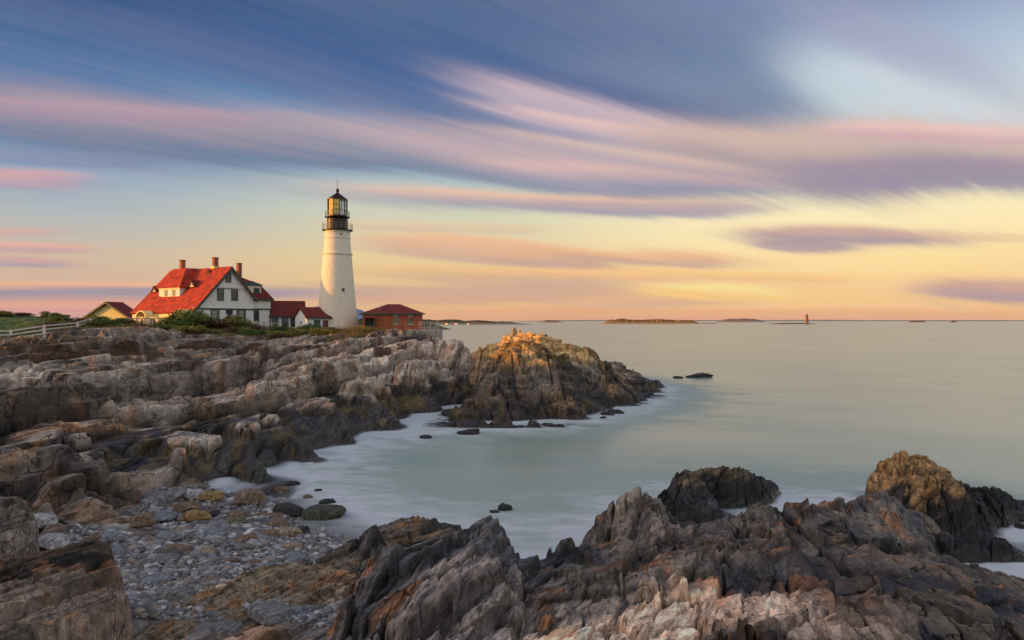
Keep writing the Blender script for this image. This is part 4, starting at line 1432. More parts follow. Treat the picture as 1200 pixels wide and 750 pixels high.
# garage with a yellow lit gable at the far left
gz = 6.4
gY = 132.0
gx = (127 - 600) / FP * gY
g1 = empty('garage', (gx, gY, gz), R(-12), 'low garage with sunlit yellow gable and brown roof, left of the big house', 'garage')
hw = 5.1
ze_, zr_ = zat(370, gY) - gz, zat(353.5, gY) - gz
mb = MB()
mb.prism([(-hw + .5, 0, -1), (hw - .5, 0, -1), (hw - .5, 0, ze_), (0, 0, zr_ - .35), (-hw + .5, 0, ze_)], (0, 3.2, 0))
mb.build('wall', simple_mat('sunlit_board', (0.80, 0.66, 0.30), .8, .05), g1)  # low sun's yellow painted into the gable board
mb = MB()
kk_ = (zr_ - ze_) / (hw - .5)
for sg in (-1, 1):
    mb.slab([(0, -.7, zr_), (0, 3.6, zr_), (sg * (hw + .2), 3.6, ze_ - .6 * kk_), (sg * (hw + .2), -.7, ze_ - .6 * kk_)], .16)
mb.build('roof', M_RED2, g1)
for sg in (-1, 1):
    mb = MB()
    mb.prism([(0, -.76, zr_ + .0), (sg * (hw + .2), -.76, ze_ - .6 * kk_), (sg * (hw + .2), -.76, ze_ - .6 * kk_ - .34), (0, -.76, zr_ - .38)], (0, .055, 0))
    mb.build('bargeboard', M_DOORG, g1)

# ============================================================ brick fog signal building
bz = 6.2
bY = 111.0
bx0 = (425 - 600) / FP * bY
q1 = empty('brick_building', (bx0, bY, bz), R(7), 'square orange brick building with dark red hipped roof and green porch, right of the lighthouse', 'building')
BL, BD = 9.6, 8.0
zbE, zbR = zat(367.2, bY) - bz, zat(356.3, bY + 4) - bz
mb = MB()
mb.box(0, BL, 0, BD, .28, zbE)
mb.build('wall', M_BRICK, q1)
mb = MB()
mb.box(-.12, BL + .12, -.12, BD + .12, -.7, .277)
mb.build('plinth', M_CONC, q1)
o_ = .45
mb = MB()
mb.add([(-o_, -o_, zbE - .02), (BL + o_, -o_, zbE - .02), (BL + o_, BD + o_, zbE - .02), (-o_, BD + o_, zbE - .02), (3.75, BD / 2, zbR), (5.85, BD / 2, zbR)],
       [(0, 1, 5, 4), (1, 2, 5), (2, 3, 4, 5), (3, 0, 4), (3, 2, 1, 0)])
mb.build('roof', M_RED2, q1)
mb = MB()
mb.box(-o_ - .03, BL + o_ + .03, -o_ - .07, -o_ - .002, zbE - .2, zbE + .02)
mb.box(-o_ - .07, -o_ - .002, -o_ + .001, BD + o_, zbE - .2, zbE + .02)
mb.build('gutter', M_DOORG, q1)
mb = MB()
mb.bar((2.55, 1.0, zbE + .55), (2.75, 2.35, zbE + 1.05), .07)
mb.bar((2.75, 2.35, zbE + 1.02), (2.75, 2.35, zbE + 1.35), .06)
mb.build('lightning_rod', M_STEEL, q1)
for (a, b2) in ((4.95, 5.62), (7.4, 8.1)):
    f, p = MB(), MB()
    za_, zb2 = .95 + .35, 2.2 + .35
    zb2 = min(zb2, zbE - .3)
    f.box(a - .08, b2 + .08, -.10, -.004, zb2, zb2 + .14)
    fr = f.build('window', M_WOODW, q1)
    f = MB()
    f.box(a - .08, b2 + .08, -.12, -.004, za_ - .12, za_)
    f.build('sill', M_WOODW, fr)
    p.box(a, b2, -.04, -.004, za_ + .003, zb2 - .003)
    p.build('shutter', simple_mat('olive_board', (0.17, 0.19, 0.12), .8), fr)
    if a > 7:
        g = MB()
        g.box(a + .1, a + .55, -.5, -.042, zb2 - .45, zb2 - .1)
        g.build('fan_box', M_CHIM, fr)
# green lean-to porch
mb = MB()
mb.box(1.95, 2.05, -1.55, -.005, 0, 2.35)
pch = mb.build('porch', M_DOORG, q1)
mb = MB()
mb.box(.45, .52, -1.3, -.005, 0, 2.35)
mb.build('side_panel', M_DOORG, pch)
mb = MB()
mb.slab([(.35, -1.6, 2.3), (2.15, -1.6, 2.3), (2.15, -.004, 2.85), (.35, -.004, 2.85)], .08)
mb.build('porch_roof', M_RED2, pch)
mb = MB()
mb.box(.6, 1.9, -.08, -.004, .0, 2.2)
mb.build('door', M_DOORG, pch)
mb = MB()
mb.box(1.68, 1.76, -.13, -.083, 1.0, 1.14)
mb.build('handle', M_STEEL, pch)

# ============================================================ lighthouse
LX, LY, LZ = (395.5 - 600) / FP * 118, 118.0, 5.9
ms = 118 / FP


def lz(py): return zat(py, 118) - LZ


lh = empty('lighthouse', (LX, LY, LZ), 0, 'tall tapering white lighthouse tower with black lantern and its upper left side lit gold', 'lighthouse')
mb = MB()
prof = [(24.3 * ms, -.6), (24.0 * ms, lz(388)), (22.2 * ms, lz(370)), (20.2 * ms, lz(345)), (18.2 * ms, lz(322)), (16.2 * ms, lz(299.5)), (15.9 * ms, lz(297))]
mb.lathe(prof, 64)
tw = mb.build('tower', M_TOWER, lh, smooth=True)
mb = MB()
mb.lathe([(15.6 * ms, lz(299)), (17.2 * ms, lz(298.8)), (17.4 * ms, lz(297.6)), (16.9 * ms, lz(297)), (15.5 * ms, lz(296.8))], 64)
mb.build('band', M_TOWER, lh, smooth=False)
mb = MB()
mb.lathe([(15.9 * ms, lz(297)), (14.9 * ms, lz(284)), (14.5 * ms, lz(280))], 64)
mb.lathe([(14.6 * ms, lz(280)), (15.1 * ms, lz(279.7)), (15.1 * ms, lz(279.0)), (14.6 * ms, lz(278.7)), (14.5 * ms, lz(271.5)), (15.6 * ms, lz(270.8))], 64)
mb.build('upper_tower', M_TOWER, lh, smooth=True)
# tower windows
for (px, y0, y1, w_) in ((406.3, 338.5, 345.8, 1.7), (403.0, 274.6, 277.0, 1.0)):
    zm = (lz(y0) + lz(y1)) / 2
    r_ = np.interp(zm, [p_[1] for p_ in prof], [p_[0] for p_ in prof]) if y0 > 300 else 14.6 * ms
    a = math.asin((px - 395.5) * ms / r_)
    d = Vector((math.sin(a), -math.cos(a), 0))
    sd = Vector((math.cos(a), math.sin(a), 0))
    c = d * (r_ + .02)
    hw_, hh_ = w_ * ms, (lz(y0) - lz(y1)) / 2
    mb = MB()
    for q in ((-hw_, hw_, -hh_ - .1, -hh_), (-hw_, hw_, hh_, hh_ + .1), (-hw_ - .1, -hw_, -hh_ - .1, hh_ + .1), (hw_, hw_ + .1, -hh_ - .1, hh_ + .1)):
        mb.prism([tuple(c + sd * x_ + Vector((0, 0, zm + z_))) for x_, z_ in ((q[0], q[2]), (q[1], q[2]), (q[1], q[3]), (q[0], q[3]))], tuple(-d * .25 + d * .0))
    fr = mb.build('window', M_WTRIM, lh)
    mb = MB()
    mb.prism([tuple(c - d * .02 + sd * x_ + Vector((0, 0, zm + z_))) for x_, z_ in ((-hw_, -hh_), (hw_, -hh_), (hw_, hh_), (-hw_, hh_))], tuple(-d * .25))
    mb.build('pane', M_GLASS, fr)


def gallery(z_deck, r_deck, r_in, h, posts, name):
    mb = MB()
    mb.lathe([(r_in, z_deck - .42), (r_deck - .35, z_deck - .22), (r_deck, z_deck - .12), (r_deck, z_deck), (r_in, z_deck + .003)], 48)
    dk = mb.build(name, M_IRON, lh)
    for k in range(posts):
        a = 2 * math.pi * (k + .5) / posts
        b_ = MB()
        x_, y_ = (r_deck - .08) * math.cos(a), (r_deck - .08) * math.sin(a)
        b_.box(x_ - .02, x_ + .02, y_ - .02, y_ + .02, z_deck, z_deck + h)
        b_.build('baluster', M_RAIL, dk)
    for hh in (h, h * .66, h * .33):
        b_ = MB()
        b_.lathe([(r_deck - .10, z_deck + hh - .018), (r_deck - .06, z_deck + hh - .018), (r_deck - .06, z_deck + hh + .018), (r_deck - .10, z_deck + hh + .018), (r_deck - .10, z_deck + hh - .018)], 48)
        b_.build('handrail', M_RAIL, dk)
    return dk


zg1, zg2 = lz(269.7), lz(254.3)
gallery(zg1, 17.6 * ms, 11 * ms, 1.1, 20, 'lower_gallery')
gallery(zg2, 14.4 * ms, 10 * ms, 0.95, 16, 'upper_gallery')
mb = MB()
mb.lathe([(11.8 * ms, zg1), (11.8 * ms, zg2 - .40)], 48)
for a in np.linspace(0, 2 * math.pi, 12, endpoint=False):
    x_, y_ = 11.85 * ms * math.cos(a), 11.85 * ms * math.sin(a)
    mb.box(x_ - .04, x_ + .04, y_ - .04, y_ + .04, zg1, zg2 - .42)
mb.build('watch_room', M_IRON, lh, smooth=False)
# lantern room: ten sides of glass with bars, amber sunlight painted on the sunny panes
zl0, zl1 = zg2 + .25, lz(234.6)
mb = MB()
mb.lathe([(11.1 * ms, zg2), (11.1 * ms, zl0)], 10, a0=.1, a1=.1 + 2 * math.pi)
lan = mb.build('lantern', M_IRON, lh)
m_lg = bpy.data.materials.new('lantern_glass')
m_lg.use_nodes = True
b = m_lg.node_tree.nodes['Principled BSDF']
b.inputs['Base Color'].default_value = (0.9, 0.95, 0.95, 1)
b.inputs['Roughness'].default_value = 0.05
b.inputs['Alpha'].default_value = 0.22
M_LITPANE = simple_mat('sunlit_pane', (0.95, 0.66, 0.18), 0.6, 0.05)  # sunlit amber put into the pane colour
rl = 11.0 * ms
for k in range(10):
    a, b2 = .1 + 2 * math.pi * k / 10, .1 + 2 * math.pi * (k + 1) / 10
    am = (a + b2) / 2
    p0, p1 = Vector((rl * math.cos(a), rl * math.sin(a), 0)), Vector((rl * math.cos(b2), rl * math.sin(b2), 0))
    d = Vector((math.cos(am), math.sin(am), 0))
    mb = MB()
    mb.prism([tuple(p0 + Vector((0, 0, zl0))), tuple(p1 + Vector((0, 0, zl0))), tuple(p1 + Vector((0, 0, zl1))), tuple(p0 + Vector((0, 0, zl1)))], tuple(-d * .03))
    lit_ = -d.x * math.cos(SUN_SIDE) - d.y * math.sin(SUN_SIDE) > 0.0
    pane = mb.build('lantern_pane', M_LITPANE if lit_ else m_lg, lan)
    if False and -d.x * math.cos(R(15)) - d.y * math.sin(R(15)) > 0.15:
        mb = MB()
        q0, q1_ = p0 * .95, p1 * .95
        mb.prism([tuple(q0 + Vector((0, 0, zl0))), tuple(q1_ + Vector((0, 0, zl0))), tuple(q1_ + Vector((0, 0, zl1 - .1))), tuple(q0 + Vector((0, 0, zl1 - .1)))], tuple(-d * .03))
        mb.build('blind', M_LITPANE, pane)
    mb = MB()
    mb.bar(tuple(p0 * 1.02 + Vector((0, 0, zl0))), tuple(p0 * 1.02 + Vector((0, 0, zl1))), .11)
    pm_ = (p0 + p1) / 2 * 1.02
    mb.bar(tuple(pm_ + Vector((0, 0, zl0))), tuple(pm_ + Vector((0, 0, zl1))), .05)
    for fz in (.33, .66):
        zz = zl0 + (zl1 - zl0) * fz
        mb.bar(tuple(p0 * 1.02 + Vector((0, 0, zz))), tuple(p1 * 1.02 + Vector((0, 0, zz))), .05)
    mb.build('astragal', M_IRON, lan)
mb = MB()
mb.lathe([(0.1, zl0), (.45, zl0 + .1), (.5, zl0 + .5), (.62, zl0 + 1.0), (.62, zl0 + 1.7), (.4, zl0 + 2.2), (.05, zl0 + 2.3)], 20)
mb.build('lens', simple_mat('lens_glass', (.55, .6, .6), .1, .05, spec=1.0), lan, smooth=True)
mb = MB()
mb.lathe([(10.5 * ms, zl1 - .05), (12.0 * ms, zl1), (12.0 * ms, zl1 + .12), (9.0 * ms, lz(231.6)), (5.5 * ms, lz(229)), (2.4 * ms, lz(226.8)), (1.2 * ms, lz(225.7))], 10, a0=.1, a1=.1 + 2 * math.pi)
dome = mb.build('lantern_roof', M_IRON, lh)
mb = MB()
mb.lathe([(1.1 * ms, lz(226)), (1.2 * ms, lz(225.2)), (2.0 * ms, lz(224.2)), (2.1 * ms, lz(223.0)), (1.6 * ms, lz(221.8)), (.5 * ms, lz(221.0)), (.02, lz(220.8))], 20)
mb.build('vent_ball', M_IRON, dome, smooth=True)
mb = MB()
mb.bar((0, 0, lz(221.2)), (0, 0, lz(211.5)), .06)
mb.build('lightning_rod', M_IRON, dome)


# ============================================================ fences, walls, railing
def gz_(x, y):
    z = ground(x, y)
    return z if z > -5 else 6.0


def fence(pts, name, label, rails, post_h, mat, post_w=.14, group=None, rail_h=.12, cat='fence'):
    """pts: (photo column, distance) of each post"""
    P = [((px - 600) / FP * Y, Y) for px, Y in pts]
    x0, y0 = P[0]
    z0 = gz_(x0, y0)
    e = empty(name, (x0, y0, z0), 0, label, cat, group)
    zz = [gz_(x, y) for x, y in P]
    zz = [float(np.mean(zz[max(0, i - 1):i + 2])) for i in range(len(zz))]
    for (x, y), z in zip(P, zz):
        b_ = MB()
        b_.box(x - x0 - post_w / 2, x - x0 + post_w / 2, y - y0 - post_w / 2, y - y0 + post_w / 2, z - z0 - .6, z - z0 + post_h)
        b_.build('post', mat, e, bevel=.01)
    for i in range(len(P) - 1):
        for r in rails:
            b_ = MB()
            (xa, ya), (xb, yb) = P[i], P[i + 1]
            b_.bar((xa - x0, ya - y0 - post_w * .6, zz[i] - z0 + r), (xb - x0, yb - y0 - post_w * .6, zz[i + 1] - z0 + r + random.uniform(-.03, .03)), .05, rail_h)
            b_.build('rail', mat, e)
    return e


random.seed(4)
fence([(-28, 70), (13, 72), (52, 73), (91, 84), (106, 88), (122, 92)], 'rail_fence', 'pale three rail fence climbing the green bank at the far left', (.28, .68, 1.08), 1.2, M_WOODW, .2, rail_h=.15)
fence([(q, 98 + (q - 150) * .012) for q in range(152, 242, 9)], 'rail_fence', 'grey wooden fence behind the bushes in front of the house porch', (.5, .95, 1.35), 1.5, M_WOOD, .16)
fence([(q, 100 + (q - 240) * .01) for q in range(246, 336, 9)], 'rail_fence', 'weathered rail fence below the white gable wall of the house', (.35, .75, 1.1), 1.25, M_WOOD, .16)
fence([(q, 101) for q in range(340, 436, 10)], 'rail_fence', 'low weathered fence below the small shed and the lighthouse', (.35, .75), 1.0, M_WOOD, .16)
fence([(q, 101.5) for q in range(440, 482, 9)], 'rail_fence', 'low grey fence along the path before the brick building', (.3, .7), .95, M_WOODW, .14)
fence([(360, 105), (378, 105.5), (396, 106), (414, 106), (432, 106)], 'wire_fence', 'thin dark post and wire fence at the foot of the lighthouse', (.4, .8), .95, M_IRON, .08, rail_h=.03)

# concrete retaining wall and rock buttress by the brick building
mb = MB()
rxy = lambda px, Y: ((px - 600) / FP * Y)
rw_o = empty('retaining_wall', (rxy(497, 96), 96, 3.0), 0, 'tall grey concrete wall end with metal railing, at the tip right of the brick building', 'wall')
mb.prism([(-.2, 0, 0), (1.6, .5, 0), (1.6, 4.5, 0), (-.5, 4.0, 0)], (0, 0, zat(387, 96) - 3.0))
mb.build('wall', M_CONC, rw_o, bevel=.06)
mb = MB()
mb.prism([(1.63, .5, 0), (2.15, .7, 0), (2.15, 4.5, 0), (1.63, 4.4, 0)], (0, 0, zat(386.5, 96) - 3.0))
mb.build('buttress', M_STONEW, rw_o, bevel=.05)
zt_ = zat(387, 96) - 3.0
for i, (x_, y_) in enumerate(((-.9, 1.5), (-.1, 1.2), (.7, 1.3), (1.4, 1.5), (1.5, 3.6))):
    b_ = MB()
    b_.box(x_ - .03, x_ + .03, y_ - .03, y_ + .03, zt_ - .1, zt_ + 1.15)
    b_.build('railing_post', M_STEEL, rw_o)
b_ = MB()
for h_ in (.45, .8, 1.13):
    b_.bar((-.9, 1.5, zt_ + h_), (-.1, 1.2, zt_ + h_), .04)
    b_.bar((-.1, 1.2, zt_ + h_), (.7, 1.3, zt_ + h_), .04)
    b_.bar((.7, 1.3, zt_ + h_), (1.4, 1.5, zt_ + h_), .04)
    b_.bar((1.4, 1.5, zt_ + h_), (1.5, 3.6, zt_ + h_), .04)
b_.build('railing', M_STEEL, rw_o)
# rubble wall climbing to the right of the path
mb = MB()
rng = np.random.RandomState(5)
X0_, Y0_ = rxy(462, 99), 99.0
sw = empty('stone_wall', (X0_, Y0_, 5.0), 0, 'rough rubble wall running along the seaward edge before the brick building', 'wall')
for i in range(34):
    f_ = i / 33
    for j in range(3):
        x_, y_ = f_ * 4.6 + rng.uniform(-.1, .1), -2.0 * f_ + rng.uniform(-.2, .2)
        z_ = .1 + j * .32 + f_ * .9
        w_ = rng.uniform(.16, .30)
        mb.prism([(x_ - w_, y_ - .22, z_ - .17 + rng.uniform(-.04, .04)), (x_ + w_, y_ - .22, z_ - .16), (x_ + w_ * .9, y_ - .2, z_ + .15 + rng.uniform(-.04, .04)), (x_ - w_ * .8, y_ - .22, z_ + .15)], (rng.uniform(-.08, .08), .5, rng.uniform(-.05, .05)))
mb.build('stones', M_STONEW, sw, bevel=.04)
mb = MB()
mb.box(-.02, 4.5, -1.1, -.95, -1.2, .9) if False else mb.prism([(0, .0, -1.2), (4.6, -2.0, -1.2), (4.6, -2.0, 1.7), (0, 0, .8)], (0.05, .22, 0))
mb.build('core', M_CONC, sw)
# bollard light near the railing
bl = empty('path_light', (rxy(474, 104), 104, gz_(rxy(474, 104), 104)), 0, 'small dark bollard with white cap before the brick building', 'bollard')
MB().lathe([(.09, -.2), (.09, .75)], 12).build('post', M_IRON, bl)
MB().lathe([(.09, .752), (.15, .8), (.15, .95), (.02, 1.05)], 12).build('cap', M_WTRIM, bl)

# ============================================================ plants
def foliage_mat(name, c1, c2):
    m = bpy.data.materials.new(name)
    m.use_nodes = True
    T = NT(m.node_tree)
    b = m.node_tree.nodes['Principled BSDF']
    n = T.noise(T.coord('Object'), 1.6, 4, 0.6)
    n2 = T.noise(T.coord('Object'), 9.0, 2, 0.6)
    f = T.sstep(T.add(T.mul(n, .6), T.mul(n2, .4)), 0.38, 0.62)
    T._in(b.inputs['Base Color'], T.mix(f, c1, c2))
    b.inputs['Roughness'].default_value = 0.7
    return m


F_DARK = foliage_mat('leaves_dark_green', (0.07, 0.12, 0.02), (0.18, 0.23, 0.04))
F_OLIVE = foliage_mat('leaves_olive', (0.13, 0.14, 0.025), (0.32, 0.28, 0.05))
F_RUST = foliage_mat('leaves_rust', (0.10, 0.055, 0.03), (0.19, 0.11, 0.05))
F_GRASS = foliage_mat('dry_grass', (0.12, 0.10, 0.03), (0.30, 0.17, 0.045))
F_GREEN = foliage_mat('green_grass', (0.05, 0.10, 0.02), (0.12, 0.17, 0.03))
M_TWIG = simple_mat('twig', (0.09, 0.06, 0.045), 0.9, 0.2)


def leaf_mesh(seed, n, leaf, clumps=9, flat=1.0):
    """unit shrub: ragged clumps of small leaf faces, about 1 m wide and 1 m high"""
    r = np.random.RandomState(seed)
    cc = np.stack([r.uniform(-.34, .34, clumps), r.uniform(-.34, .34, clumps), r.uniform(.18, .78, clumps)], -1)
    cr = r.uniform(.14, .30, clumps)
    k = r.randint(0, clumps, n)
    d = r.normal(size=(n, 3))
    d /= np.linalg.norm(d, axis=1)[:, None]
    rad = cr[k] * (r.uniform(0.35, 1.0, n) ** 0.5) * (1 + (r.uniform(size=n) > .9) * r.uniform(0, .5, n))
    c = cc[k] + d * rad[:, None]
    c[:, 2] = np.abs(c[:, 2])
    a = r.normal(size=(n, 3))
    a /= np.linalg.norm(a, axis=1)[:, None]
    b = np.cross(a, r.normal(size=(n, 3)))
    b /= np.linalg.norm(b, axis=1)[:, None]
    s = leaf * r.uniform(.6, 1.3, n)[:, None]
    v = np.stack([c - a * s, c + b * s * .55, c + a * s, c - b * s * .55], 1).reshape(-1, 3)
    f = np.arange(n * 4).reshape(n, 4)
    return v, f


_leafcache = {}


def shrub(px, Y, w, h, mat, label, group=None, dens=1.0, zoff=0.0, var=0, name='shrub'):
    x = (px - 600) / FP * Y
    z = gz_(x, Y) - .12 + zoff
    e = empty(name, (x, Y, z), random.uniform(0, 6.28), label, 'shrub', group)
    key = (var, mat.name)
    if key not in _leafcache:
        v, f = leaf_mesh(100 + var, int(2600 * dens), .045, 12)
        o_ = np_mesh('foliage', v, f, mat, False)
        st = MB()
        rr = random.Random(var)
        for _ in range(7):
            a = rr.uniform(0, 6.28)
            st.bar((0.02 * math.cos(a), .02 * math.sin(a), -.05), (.3 * math.cos(a), .3 * math.sin(a), rr.uniform(.45, .85)), .02)
        s_ = st.build('stem', M_TWIG)
        _leafcache[key] = (o_, s_)
        first = True
    else:
        o_, s_ = (q.copy() for q in _leafcache[key])
        COL.objects.link(o_)
        COL.objects.link(s_)
    for q in (o_, s_):
        q.parent = e
        q.scale = (w, w * .8, h)
    return e


random.seed(11)
SHR = [
    # column, distance, width, height, kind, label
    (72, 93, 3.0, 1.3, F_DARK, 'low dark green shrub at the top end of the pale fence'),
    (108, 93, 2.6, 1.2, F_OLIVE, 'small olive shrub just right of the pale fence'),
    (120, 90, 4.2, 1.7, F_DARK, 'round dark green shrub in front of the sunlit garage gable'),
    (136, 92, 3.8, 1.7, F_DARK, 'dark green shrub below the right slope of the garage roof'),
    (148, 93, 3.8, 1.5, F_RUST, 'rusty brown shrub between the garage and the house porch'),
    (163, 92, 3.4, .9, F_RUST, 'rusty brown shrub below the left porch hood'),
    (178, 93, 4.0, 1.0, F_OLIVE, 'olive shrub below the porch arches'),
    (190, 91, 3.4, 1.0, F_DARK, 'low dark green shrub at the rock edge below the porch'),
    (202, 94, 4.0, 2.0, F_OLIVE, 'big olive green bush below the right porch hood'),
    (212, 95, 5.4, 3.2, F_OLIVE, 'tallest yellow green bush, at the near corner of the house'),
    (224, 93, 4.4, 2.6, F_DARK, 'dark green bush left of the white gable wall'),
    (236, 94, 4.0, 1.7, F_RUST, 'reddish bare bush below the gable wall, left of its middle'),
    (248, 96, 3.6, 2.3, F_OLIVE, 'yellow green bush below the left ground floor window'),
    (262, 95, 4.6, 1.7, F_RUST, 'brown bush below the round window'),
    (277, 96, 4.8, 2.4, F_OLIVE, 'olive green bush right of the round window'),
    (290, 96, 3.8, 1.6, F_DARK, 'low dark bush below the right wing of the house'),
    (302, 95, 3.0, 1.0, F_RUST, 'small brown bush at the right end of the house'),
    (330, 95, 4.2, 1.1, F_DARK, 'low green bush below the connecting wing'),
    (350, 93, 3.6, 1.2, F_OLIVE, 'olive bush below the small shed'),
    (365, 94, 3.8, 1.5, F_DARK, 'dark green bush below the shed door'),
    (384, 92, 3.4, 1.1, F_OLIVE, 'low olive bush below the left side of the lighthouse'),
    (60, 98, 3.2, 1.3, F_OLIVE, 'olive brown bush on the grassy bank behind the pale fence'),
    (5, 97, 3.0, .9, F_OLIVE, 'low bush on top of the rocky knoll at the left edge'),
    (28, 98, 2.6, .7, F_RUST, 'brown bush on top of the rocky knoll'),
]
for i, (px, Y, w_, h_, mt, lb) in enumerate(SHR):
    shrub(px, Y, w_, h_, mt, lb, 'shrubs along the cliff top', var=i % 3)

for i in range(30):
    px = (60 if i > 21 else 140) + (i * 13.5 if i <= 21 else (i - 22) * 10.5) + random.uniform(-6, 6)
    shrub(px, random.uniform(84, 90), random.uniform(2.2, 3.6), random.uniform(.7, 1.2), (F_DARK, F_OLIVE, F_RUST, F_OLIVE)[i % 4], 'low green and brown scrub growing along the rock edge below the buildings', 'low scrub along the rock edge', var=i % 3)

# ---- grass: nobody could count it
def grass_obj(name, spots, mat, label):
    r = np.random.RandomState(3)
    V = []
    for (px, Y, rx, ry, n, hh) in spots:
        x0 = (px - 600) / FP * Y
        for _ in range(n):
            x, y = x0 + r.normal() * rx * .5, Y + r.normal() * ry * .5
            z = gz_(x, y)
            a = r.uniform(0, 6.28)
            w = .035
            h = hh * r.uniform(.5, 1.2)
            lx, ly = r.normal(size=2) * .25 * h
            dx_, dy_ = w * math.cos(a), w * math.sin(a)
            V += [(x - dx_, y - dy_, z - .05), (x + dx_, y + dy_, z - .05), (x + lx, y + ly, z + h)]
    V = np.array(V)
    o_ = np_mesh(name, V, np.arange(len(V)).reshape(-1, 3), mat)
    return tag(o_, label, kind='stuff')


grass_obj('dry_grass', [(432, 88, 3.2, 3, 1500, .95), (418, 84, 2.2, 3, 900, .6), (405, 80, 2.0, 2.5, 450, .5), (25, 62, 6, 2.4, 1500, .35), (85, 64, 4, 1.5, 500, .25), (446, 90, 2, 2, 500, .8), (428, 68, 1.2, 1, 200, .25)], F_GRASS,
          'golden dry grass tufts at the cliff edge')
grass_obj('green_grass', [(30, 80, 14, 7, 3000, .28), (80, 88, 8, 6, 1200, .3), (320, 95, 9, 4, 1600, .35), (370, 96, 8, 4, 1500, .35), (395, 92, 6, 3, 800, .35), (230, 90, 20, 3, 2600, .4), (140, 88, 14, 3, 1400, .4)], F_GREEN,
          'green grass on the bank and along the cliff top')
grass_obj('heather', [(110, 78, 7, 4, 1500, .3), (140, 62, 6, 2, 900, .25), (260, 88, 8, 3, 1200, .4), (180, 84, 8, 3, 900, .35), (310, 84, 6, 4, 900, .35), (165, 57, 5, 2, 600, .25)], F_RUST,
          'reddish brown heath plants between the upper rocks')


# ============================================================ far land
def far_island(name, px0, px1, Y, hpx, label, cols, seed=0, struct=True, base_h=0.0, steep=8.0, sh=None):
    x0, x1 = (px0 - 600) / FP * Y, (px1 - 600) / FP * Y
    nx, ny = 220, 26
    xs = np.linspace(x0, x1, nx)
    dep = (x1 - x0) * .22
    ys = np.linspace(Y, Y + dep, ny)
    X, YY = np.meshgrid(xs, ys)
    f = (X - x0) / (x1 - x0)
    g = (YY - Y) / dep
    L = (x1 - x0)
    env = sst(f, 0, 1 / steep) * sst(f, 1, 1 - 1 / steep)
    if sh is not None: env = np.interp(f, sh[0], sh[1])
    H = hpx / FP * Y
    prof = env * (0.62 + 0.5 * fbm(f * 9 + seed, g * 0 + seed, 4, seed + 1)) * sst(g, -.02, .25) * sst(g, 1, .7)
    bump_ = (fbm(f * 60 + seed, g * 12, 3, seed + 5) - .5) * .35
    Z = H * (prof + bump_ * prof) - .3
    co = np.stack([X - (x0 + x1) / 2, YY - Y, Z], -1).reshape(-1, 3)
    idx = np.arange(nx * ny).reshape(ny, nx)
    F = np.stack([idx[:-1, :-1], idx[:-1, 1:], idx[1:, 1:], idx[1:, :-1]], -1).reshape(-1, 4)
    rel = (Z / max(H, .01)).reshape(-1)
    nn = fbm(f * 40 + seed, g * 10, 3, seed + 9).reshape(-1)
    c = np.broadcast_to(c8(*cols[0]), (len(co), 3)).copy()
    c = over(c, cols[1], sst(rel + (nn - .5) * .3, .22, .42))
    c = over(c, cols[2], sst(nn, .55, .7) * sst(rel, .25, .4))
    m = bpy.data.materials.get('far_land')
    if m is None:
        m = bpy.data.materials.new('far_land')
        m.use_nodes = True
        T = NT(m.node_tree)
        T._in(m.node_tree.nodes['Principled BSDF'].inputs['Base Color'], T.attr('Col'))
        m.node_tree.nodes['Principled BSDF'].inputs['Roughness'].default_value = .95
    o_ = np_mesh(name, co, F, m, False, c, loc=((x0 + x1) / 2, Y, 0))
    return tag(o_, label, kind='structure')


ROCKC, TREEC, DRYC = (0.30, 0.22, 0.16), (0.05, 0.06, 0.03), (0.22, 0.13, 0.06)
far_island('island', 704, 826, 1850, 5.6, 'low rocky island with dark brush, left of the sea lighthouse', ((0.42, 0.24, 0.10), (0.16, 0.09, 0.035), (0.40, 0.18, 0.05)), 3)  # orange sunlight put into the island's colours
far_island('island', 822, 842, 1900, 1.0, 'thin rocky spit', (ROCKC, ROCKC, DRYC), 4)
far_island('island', 836, 904, 4200, 4.2, 'long pale far island', ((0.3, 0.24, 0.22), (0.20, 0.15, 0.14), (0.24, 0.16, 0.12)), 8, steep=3)
far_island('ledge', 896, 968, 1650, 1.6, 'bare rock ledge under the sea lighthouse', ((0.14, 0.10, 0.08), (0.2, 0.12, 0.08), (0.2, 0.13, 0.09)), 12, steep=3)
far_island('island', 1064, 1088, 3600, 2.2, 'small island far right', (ROCKC, (0.14, 0.1, 0.07), DRYC), 14, steep=4)
far_island('island', 1113, 1123, 3600, 1.9, 'smallest island far right', (ROCKC, (0.14, 0.1, 0.07), DRYC), 17, steep=3)
far_island('island', 628, 664, 3400, 3.2, 'small far island left of centre', ((0.3, 0.22, 0.18), (0.13, 0.11, 0.09), (0.26, 0.15, 0.09)), 19, steep=2.2)
far_island('hills', 480, 626, 1500, 6.5, 'wooded coast with a few houses beyond the brick building', ((0.22, 0.18, 0.14), (0.06, 0.06, 0.04), (0.16, 0.10, 0.06)), 23,
           sh=([0, .18, .3, .45, .62, .8, 1], [1.2, 1.0, .95, .9, .7, .45, 0]))
far_island('hills', 380, 530, 620, 14, 'dark wooded point behind the lighthouse', ((0.15, 0.13, 0.1), (0.035, 0.045, 0.025), (0.06, 0.06, 0.03)), 27,
           sh=([0, .2, .33, .6, .75, .86, 1], [.5, .9, 1.1, .95, .75, .45, 0]))
far_island('hills', -40, 200, 420, 9, 'dark tree line behind the garage', ((0.06, 0.06, 0.04), (0.035, 0.045, 0.025), (0.06, 0.06, 0.03)), 31, sh=([0, .3, .5, .7, 1], [.7, 1.0, 1.2, 1.15, .6]))
